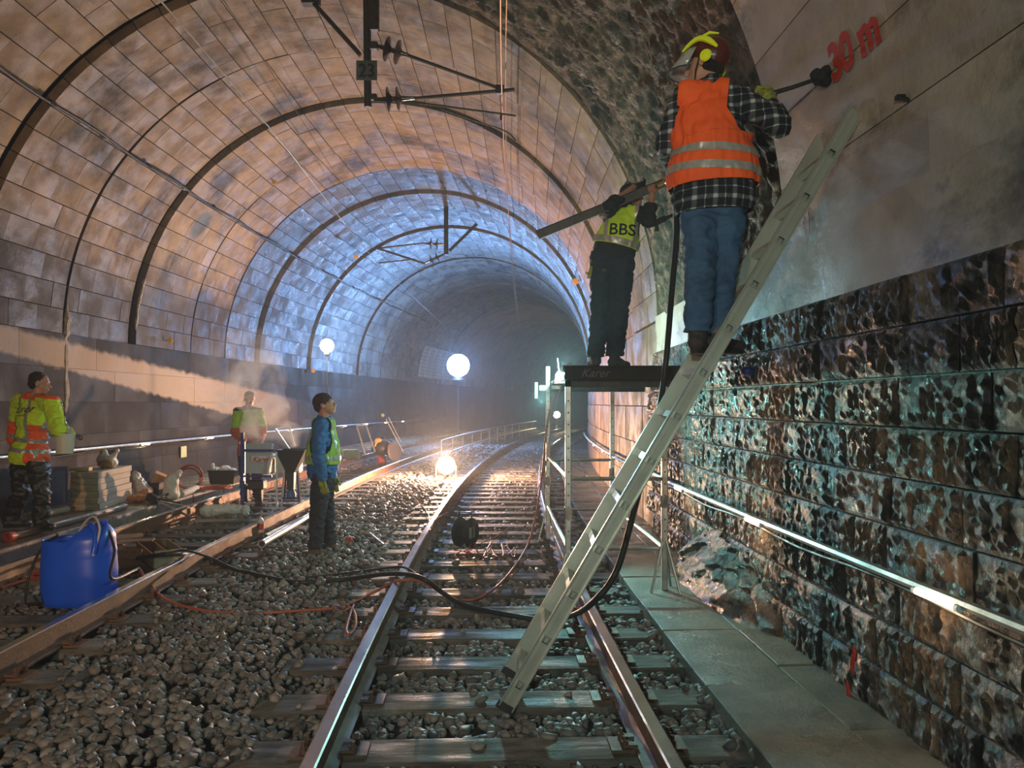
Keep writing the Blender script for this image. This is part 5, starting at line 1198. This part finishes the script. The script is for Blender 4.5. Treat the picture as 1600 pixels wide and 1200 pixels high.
M_bluep = mat('blue_plastic', (.008, .11, .85, 1), (.010, .09, .72, 1), 4, .38, .28, rand_tex=False, c3=(.10, .18, .45, 1), c3scale=5, c3pos=(.62, .72), spec=.6)
cb = mb.build('canister_body', M_bluep, cn, True); sdm = cb.modifiers.new('thickness', 'SOLIDIFY'); sdm.thickness = .006; sdm.offset = -1
MB().tube(catmull([cc + X((.10, -.03, .645)), cc + X((.15, -.10, .66)), cc + X((.20, -.13, .60)), cc + X((.215, -.165, .50)), cc + X((.21, -.18, .44))], 6), .020, 10).build('carry_handle', M_bluep, cn, True)
MB().lathe([(.0, .0), (.035, .0), (.035, .03), (0, .032)], cc + X((.20, -.02, .655)), (.2, -.1, 1), 14).build('screw_cap', M_bluep, cn, True)
mb = MB(); mb.box(cc + X((.02, -.197, .26)), (.14, .002, .09))
hz = [cc + X((.20, -.16, .42)), cc + X((.235, -.13, .62)), cc + X((.16, -.06, .715)), cc + X((.05, .02, .68)), cc + X((-.05, .05, .55))]
single(MB().tube(catmull(hz, 6), .009, 8), 'hose', mat('whitish_hose', (.55, .50, .48, 1), rough=.4), 'short whitish hose looped over the handle of the blue canister', 'hose')
hz = [cc + X((.25, -.02, .60)), cc + X((.34, -.10, .45)), cc + X((.42, -.30, .27)), g(217, 888, .02)]
single(MB().tube(catmull(hz, 6), .012, 8), 'hose', M_black, 'black hose slanting from the blue canister down to the orange cable', 'hose')
hz = [cc + X((-.17, .0, .56)), cc + X((-.30, .0, .47)), cc + X((-.40, -.02, .24)), cc + X((-.38, -.10, .04)), cc + X((-.27, -.16, .03)), cc + X((-.20, -.22, .05)), cc + X((-.22, -.25, .12))]
single(MB().tube(catmull(hz, 6), .011, 8), 'hose', M_black, 'thin black hose arching out of the left side of the canister', 'hose')
wr_ = empty('pipe_wrench', g(40, 905, -.12), 0, 'rusty red pipe wrench lying left of the blue canister', 'wrench')
a, b = g(2, 918, -.13), g(50, 903, -.12); mb = MB(); bar(mb, a, b, .035, .02); mb.build('wrench_handle', mat('rusty_red_paint', (.40, .08, .05, 1), (.22, .06, .04, 1), 12, .6), wr_, bevel=.006)
MB().lathe([(.035, -.02), (.065, -.02), (.065, .02), (.035, .02), (.035, -.02)], b + X((.05, 0, .02)), (.1, -.5, 1), 20).build('wrench_head', mat('rusty_red_paint', (.4, .08, .05, 1)), wr_, True)

# wooden trays and boards by the canister
ty = empty('wooden_tray', g(240, 872, -.14), 0, 'open pine tray with a divider standing behind the near rail', 'tray')
c = g(243, 862, -.05); R_ = Matrix.Rotation(-.95, 3, 'Z'); Mx = Matrix.Translation(X((c.x, c.y + .12, -.155))) @ R_.to_4x4()
for cc_, s_, nm in (((0, -.15, .07), (.95, .014, .14), 'tray_side'), ((0, .15, .07), (.95, .014, .14), 'tray_side'), ((-.47, 0, .07), (.014, .30, .14), 'tray_end'), ((.47, 0, .09), (.014, .30, .17), 'tray_end'), ((0, 0, .006), (.95, .30, .010), 'tray_bottom'), ((0, .02, .065), (.93, .012, .11), 'divider')):
    mb = MB(); mb.box(Mx @ X(cc_), s_, Mx.to_3x3()); mb.build(nm, M_wood, ty, bevel=.002)
bd = empty('wooden_board', g(205, 885, -.13), 0, 'small pale wooden lid with rope hook and red stamp beside the canister', 'board')
c = g(203, 868, -.06); R_ = Matrix.Rotation(.12, 3, 'Z'); mb = MB(); mb.box(c + X((0, -.05, -.01)), (.27, .016, .165), R_ @ Matrix.Rotation(-.25, 3, 'X')); wb_ = mb.build('lid_board', M_wood, bd, bevel=.003)
writing('stamp', 'N. 24', .045, M_redp, c + X((.04, -.078, .05)), R_ @ X((1, 0, 0)), (0, .25, 1), wb_)  # invented characters here too, standing in for unreadable red text
MB().tube([c + X(v) for v in ((-.11, -.075, .0), (-.05, -.09, -.015), (0, -.085, .0), (.06, -.095, -.02), (.12, -.06, .0))], .006, 6).build('rope_hook', M_steel, bd)
for i, (px, py, a) in enumerate(((196, 838, .5), (212, 845, .3))):
    mb = MB(); mb.box(g(px, py, -.02), (.36, .20, .018), Matrix.Rotation(a, 3, 'Z')); single(mb, 'panel_board', M_oldwood, ('upper' if i == 0 else 'lower') + ' of two loose grey boards behind the blue canister', 'board', smooth=False, bevel=.003)
mb = MB(); bar(mb, g(305, 814, -.12), g(372, 812, -.12), .10, .02); single(mb, 'plank', M_oldwood, 'pale plank lying in the left track below the white bag', 'plank', smooth=False)
a, b = g(322, 800, -.05), g(372, 798, -.05); sackish('rolled_sack', [cap(a + X((0, 0, .02)), b + X((0, 0, .02)), .085, .07), cap(b, b + X((.10, 0, .01)), .03, .07), cap(b + X((.02, 0, 0)), b + X((.14, -.06, -.04)), .03, .03)], M_bag, 'long white tied sack lying across the left track', 'sack', .014, 10)
# dark folding stand lying by the sack
st_ = empty('tripod', g(255, 790, -.05), 0, 'black folded tripod stand lying across the ledge edge', 'tripod')
hb = g(243, 782, .05); 
for i, (a, b, r) in enumerate(((hb, g(298, 808, -.10), .016), (hb, g(291, 791, -.05), .012), (hb + X((-.1, 0, .05)), g(282, 786, .02), .012), (g(232, 790, .0), g(262, 772, .10), .02))): MB().tube([a, b], r, 8).build('leg', M_steel if i < 2 else M_iron, st_)
mb = MB(); mb.box(hb + X((-.04, 0, .03)), (.18, .12, .12), Matrix.Rotation(.5, 3, 'Y')); mb.build('tripod_head', M_black, st_, bevel=.02)

# ---- mixing machine
mx = empty('mixing_machine', at(405, 790, 12.0), 0, 'grey mixing bin in a blue wheeled frame with red lettering', 'machine')
DM = 11.75; F = lambda px, py, dd=0: at(px, py, DM + dd)
mb = MB(); t_ = [F(384, 694, -.2), F(425, 694, -.2), F(428, 692, .2), F(386, 692, .2)]; b_ = [F(384, 740, -.2), F(420, 741, -.2), F(424, 738, .2), F(387, 737, .2)]
mb.add(b_ + t_, [(3, 2, 1, 0)] + [(i, (i + 1) % 4, 4 + (i + 1) % 4, 4 + i) for i in range(4)]); mbb = mb.build('mixing_bin', mat('light_grey_bin', (.42, .45, .48, 1), (.36, .39, .42, 1), 8, .4), mx, bevel=.008)
mb = MB(); mb.box(F(407, 717, -.215), (.27, .004, .095)); lp_ = mb.build('label', M_whitep, mbb); 
writing('lettering', 'Karer', .105, M_redp, F(407, 718, -.222), (1, 0, 0), (0, 0, 1), mbb, shear=.45, bold=.002)
mb = MB()
for x in (379,): bar(mb, F(x, 676, -.22), F(x, 790, -.22), .045, .045); bar(mb, F(x + 2, 690, .2), F(x + 2, 786, .2), .04, .04)
bar(mb, F(378, 704, -.23), F(428, 704, -.23), .03, .04); bar(mb, F(378, 744, -.23), F(425, 744, -.23), .03, .03); bar(mb, F(379, 744, -.2), F(381, 741, .2), .03, .03); mb.build('frame', M_blueframe, mx)
for x in (385, 407):
    MB().lathe([(.05, -.03), (.13, -.028), (.15, 0), (.13, .028), (.05, .03)], F(x, 770, .05), (1, .2, 0), 20, caps=True).build('wheel', M_black, mx, True)
mb = MB(); mb.box(F(402, 757, 0), (.24, .2, .15)); mb.build('motor', M_iron, mx, bevel=.02)
for a, b in ((F(432, 706, -.25), F(433, 795, -.25)), (F(424, 710, -.25), F(419, 741, -.25))): mb = MB(); bar(mb, a, b, .025, .02); mb.build('prop', M_whitep, mx)
fn = empty('hopper', at(455, 788, DM), 0, 'black funnel hopper on a small blue pump frame next to the mixer', 'hopper')
def frus(cx_, top_y, w, dep): c = F(cx_, top_y); return [c + X((sx * w / 2, sy * dep / 2, 0)) for sx, sy in ((-1, -1), (1, -1), (1, 1), (-1, 1))]
mb = MB(); T = frus(459, 702, .46, .4); Bm = frus(455, 738, .12, .12); C_ = frus(455, 765, .10, .10)
ti = [p + (F(459, 702) - p) * .06 for p in T]; bi = [p + X((0, 0, .03)) + (F(455, 738) - p) * .2 for p in Bm]
mb.add(T + Bm + C_ + ti + bi, [(i, (i + 1) % 4, 4 + (i + 1) % 4, 4 + i) for i in range(4)] + [(4 + i, 4 + (i + 1) % 4, 8 + (i + 1) % 4, 8 + i) for i in range(4)] + [(i, (i + 1) % 4, 12 + (i + 1) % 4, 12 + i) for i in range(4)] + [(12 + i, 12 + (i + 1) % 4, 16 + (i + 1) % 4, 16 + i) for i in range(4)] + [(16, 17, 18, 19)])
mb.build('funnel', M_black, fn)
MB().lathe([(.0, -.07), (.07, -.07), (.075, .0), (.05, .06), (0, .07)], F(455, 772), (0, 0, 1), 16).build('pump', mat('blue_pump', (.05, .14, .32, 1), rough=.4), fn, True)
for i, (a, b) in enumerate(((F(444, 736, -.1), F(440, 790, -.2)), (F(466, 736, -.1), F(470, 788, -.2)), (F(441, 778, -.2), F(470, 778, -.2)), (F(447, 736, .1), F(444, 784, .3)), (F(463, 736, .1), F(468, 784, .3)))): MB().tube([a, b], .014, 6).build('frame_tube', M_steel if i in (0, 1) else M_blueframe, fn)
# crates and stands behind
mb = MB(); mb.box(at(549, 710, 13.6), (.26, .3, .17), Matrix.Rotation(.3, 3, 'Z')); single(mb, 'tool_case', mat('cream_case', (.50, .50, .42, 1), (.32, .32, .28, 1), 10, .6), 'cream coloured case on the far side of the left track', 'case', smooth=False, bevel=.02)
mb = MB(); mb.box(at(445, 724, 14.6), (.62, .3, .36)); single(mb, 'foam_box', M_whitep, 'white box behind the black funnel hopper', 'box', smooth=False, bevel=.03)
mb = MB(); mb.box(at(425, 727, 12.6), (.14, .2, .26)); single(mb, 'cream_canister', mat('cream_case', (.5, .5, .42, 1)), 'cream canister between mixing bin and funnel', 'canister', smooth=False, bevel=.03)
rc = empty('jerrycan', at(597, 728, 20.5), 0, 'dark red jerrycan standing beyond the blue-jacketed person', 'jerrycan'); mb = MB(); mb.box(at(597, 719, 20.5), (.22, .14, .28)); mb.build('can_body', mat('dark_red_plastic', (.28, .015, .03, 1), rough=.4), rc, bevel=.03)
mb = MB(); mb.tube([at(593, 710, 20.5), at(594, 707, 20.5), at(599, 707, 20.5), at(601, 710, 20.5)], .015, 6); mb.build('can_handle', M_black, rc)
def aframe(pts, lab, r=.022):
    r0 = empty('steel_trestle', pts[0][1], 0, lab, 'trestle')
    for a, b in pts: MB().tube([a, b], r, 6).build('leg', M_steel, r0)
aframe([(at(557, 664, 19.5), at(571, 711, 19.2)), (at(572, 664, 20), at(586, 706, 19.8)), (at(557, 665, 19.5), at(572, 664, 20))], 'tall steel trestle standing on the ledge behind the cream case')
aframe([(at(431, 671, 14), at(452, 702, 13.8)), (at(452, 668, 14.2), at(461, 698, 14)), (at(430, 671, 14), at(453, 667, 14.2))], 'steel trestle with a flat top in the steam behind the hopper')
aframe([(at(603, 655, 20), at(630, 706, 20)), (at(607, 652, 20.2), at(626, 690, 20.2))], 'pair of thin poles leaning left of the red glowing lamp', .012)
rw = empty('wheelbarrow', at(612, 718, 20.), 0, 'dark wheelbarrow with its wheel up against the left wall', 'wheelbarrow')
MB().lathe([(.10, -.03), (.24, -.035), (.27, 0), (.24, .035), (.10, .03)], at(616, 706, 20), (1, -.55, .25), 24, caps=True).build('wheel', mat('grey_purple_rubber', (.10, .09, .12, 1), rough=.6), rw, True)
mb = MB(); mb.ball(at(598, 700, 20.3), (.30, .3, .20), 14); mb.build('barrow_tray', M_iron, rw, True); MB().tube([at(588, 690, 20.2), at(600, 682, 20.1), at(612, 690, 20)], .02, 6).build('barrow_handle', M_iron, rw)
sackish('orange_rag', [ell(at(591, 688, 20), (.09, .06, .06)), cap(at(589, 690, 20), at(586, 697, 20), .04, .02)], mat('orange_rag_cloth', (.6, .25, .08, 1), rough=.8), 'small orange rag on the dark wheelbarrow', 'rag', .01)
# low barrier beside the red lamp
br = empty('barrier', P(20, -2.05, -.2), 0, 'low metal barrier running away behind the red lamp', 'barrier')
for z, r in ((.44, .028), (.04, .02)): MB().tube([P(y, -2.05, z) for y in lin(21, 44, 24)], r, 6).build('barrier_rail', M_steel, br)
for k in range(12): MB().tube([P(21 + k * 2, -2.05, -.25), P(21 + k * 2, -2.05, .44)], .018, 6).build('barrier_post', M_steel, br)

# bottle, pipes and bits by the standing worker
c = g(407, 836, -.17); bt = empty('drink_bottle', c, 0, 'clear drink bottle with a red label standing by the rail', 'bottle'); zb = X((0, 0, 0))
MB().lathe([(0, 0), (.038, 0), (.040, .01), (.040, .16), (.034, .19), (.015, .225), (.014, .245)], c, (0, 0, 1), 18).build('bottle_body', mat('clear_bottle', (.7, .62, .6, 1), rough=.1, trans=.4), bt, True)
MB().lathe([(.0415, .07), (.0415, .145)], c, (0, 0, 1), 18).build('bottle_label', M_redp, bt, True)
MB().lathe([(.016, .240), (.016, .262), (0, .262)], c, (0, 0, 1), 12).build('bottle_cap', M_redp, bt, True)
for i, (a, b, lb) in enumerate(((g(409, 850, -.13), g(484, 806, -.13), 'thick scuffed steel pipe lying on the ballast left of the blue-jacketed person'), (g(415, 838, -.11), g(470, 811, -.11), 'thinner steel pipe lying behind the thick one on the ballast'))):
    r0 = empty('steel_pipe', a, 0, lb, 'pipe'); d_ = (b - a).normalized(); rr_ = .045 if i == 0 else .03; L_ = (b - a).length
    MB().lathe([(rr_ * .75, .05), (rr_ * .75, 0), (rr_, 0), (rr_, L_), (0, L_)], a, d_, 16).build('pipe_body', M_steel, r0, True)
    MB().lathe([(rr_ * .72, .04), (0, .04)], a, d_, 16).build('pipe_bore', M_black, r0)
bl = empty('ear_defenders', g(545, 846, -.17), 0, 'red and black ear defenders lying on the ballast', 'ear defenders')
MB().ball(g(545, 844, -.13), (.050, .04, .045), 14).build('red_cup', mat('red_shell', (.5, .04, .03, 1), rough=.4), bl, True); MB().ball(g(557, 843, -.13), (.04, .04, .045), 12).build('black_cup', M_black, bl, True)
MB().tube([g(545, 844, -.12), g(550, 838, -.06), g(557, 843, -.12)], .006, 6).build('headband', M_black, bl)
single(MB().tube([g(578, 833, -.14), g(600, 851, -.14)], .012, 8), 'steel_rod', M_steel, 'short bright steel rod on the ballast right of the ear defenders', 'rod')
single(MB().tube([g(566, 832, -.14), g(590, 838, -.14)], .014, 8), 'timber_stick', M_oldwood, 'short wooden stick on the ballast above the steel rod', 'stick')

# ---- steam over the mixing machine
stm = remesh('steam', [ell(at(405, 668, 11.75), (.30, .30, .30)), ell(at(418, 640, 11.8), (.36, .34, .34)), ell(at(395, 590, 11.9), (.55, .40, .55)), ell(at(365, 550, 12.1), (.75, .5, .55)), ell(at(335, 610, 12.3), (.75, .4, .45)), ell(at(455, 680, 11.7), (.30, .25, .20)), ell(at(300, 640, 12.4), (.6, .4, .35))], .05, D.materials.new('steam'), None, smooth=4)
ms = stm.data.materials[0]; ms.use_nodes = True; nt = ms.node_tree; nt.nodes.remove(nt.nodes['Principled BSDF'])
pv = nt.nodes.new('ShaderNodeVolumeScatter'); pv.inputs['Color'].default_value = (.96, .95, .93, 1); pv.inputs['Anisotropy'].default_value = .2
tc = nt.nodes.new('ShaderNodeNewGeometry'); nz_ = nt.nodes.new('ShaderNodeTexNoise'); nz_.inputs['Scale'].default_value = 2.2; nz_.inputs['Detail'].default_value = 4; nz_.inputs['Distortion'].default_value = .6
nt.links.new(tc.outputs['Position'], nz_.inputs['Vector']); mr = nt.nodes.new('ShaderNodeMapRange'); mr.inputs['From Min'].default_value = .46; mr.inputs['From Max'].default_value = .72; mr.inputs['To Max'].default_value = 1.0
nt.links.new(nz_.outputs['Fac'], mr.inputs[0])
# the steam is densest right over the bin and thins out with distance from it
ds = nt.nodes.new('ShaderNodeVectorMath'); ds.operation = 'DISTANCE'; ds.inputs[1].default_value = tuple(at(410, 675, 11.75)); nt.links.new(tc.outputs['Position'], ds.inputs[0])
m2 = nt.nodes.new('ShaderNodeMapRange'); m2.inputs['From Min'].default_value = 0; m2.inputs['From Max'].default_value = 1.75; m2.inputs['To Min'].default_value = 4.5; m2.inputs['To Max'].default_value = .0; nt.links.new(ds.outputs['Value'], m2.inputs[0])
mm = nt.nodes.new('ShaderNodeMath'); mm.operation = 'MULTIPLY'; nt.links.new(mr.outputs[0], mm.inputs[0]); nt.links.new(m2.outputs[0], mm.inputs[1]); nt.links.new(mm.outputs[0], pv.inputs['Density'])
nt.links.new(pv.outputs[0], nt.nodes['Material Output'].inputs['Volume']); tag(stm, 'pale steam rising from the grey mixing bin', 'steam', kind='stuff')
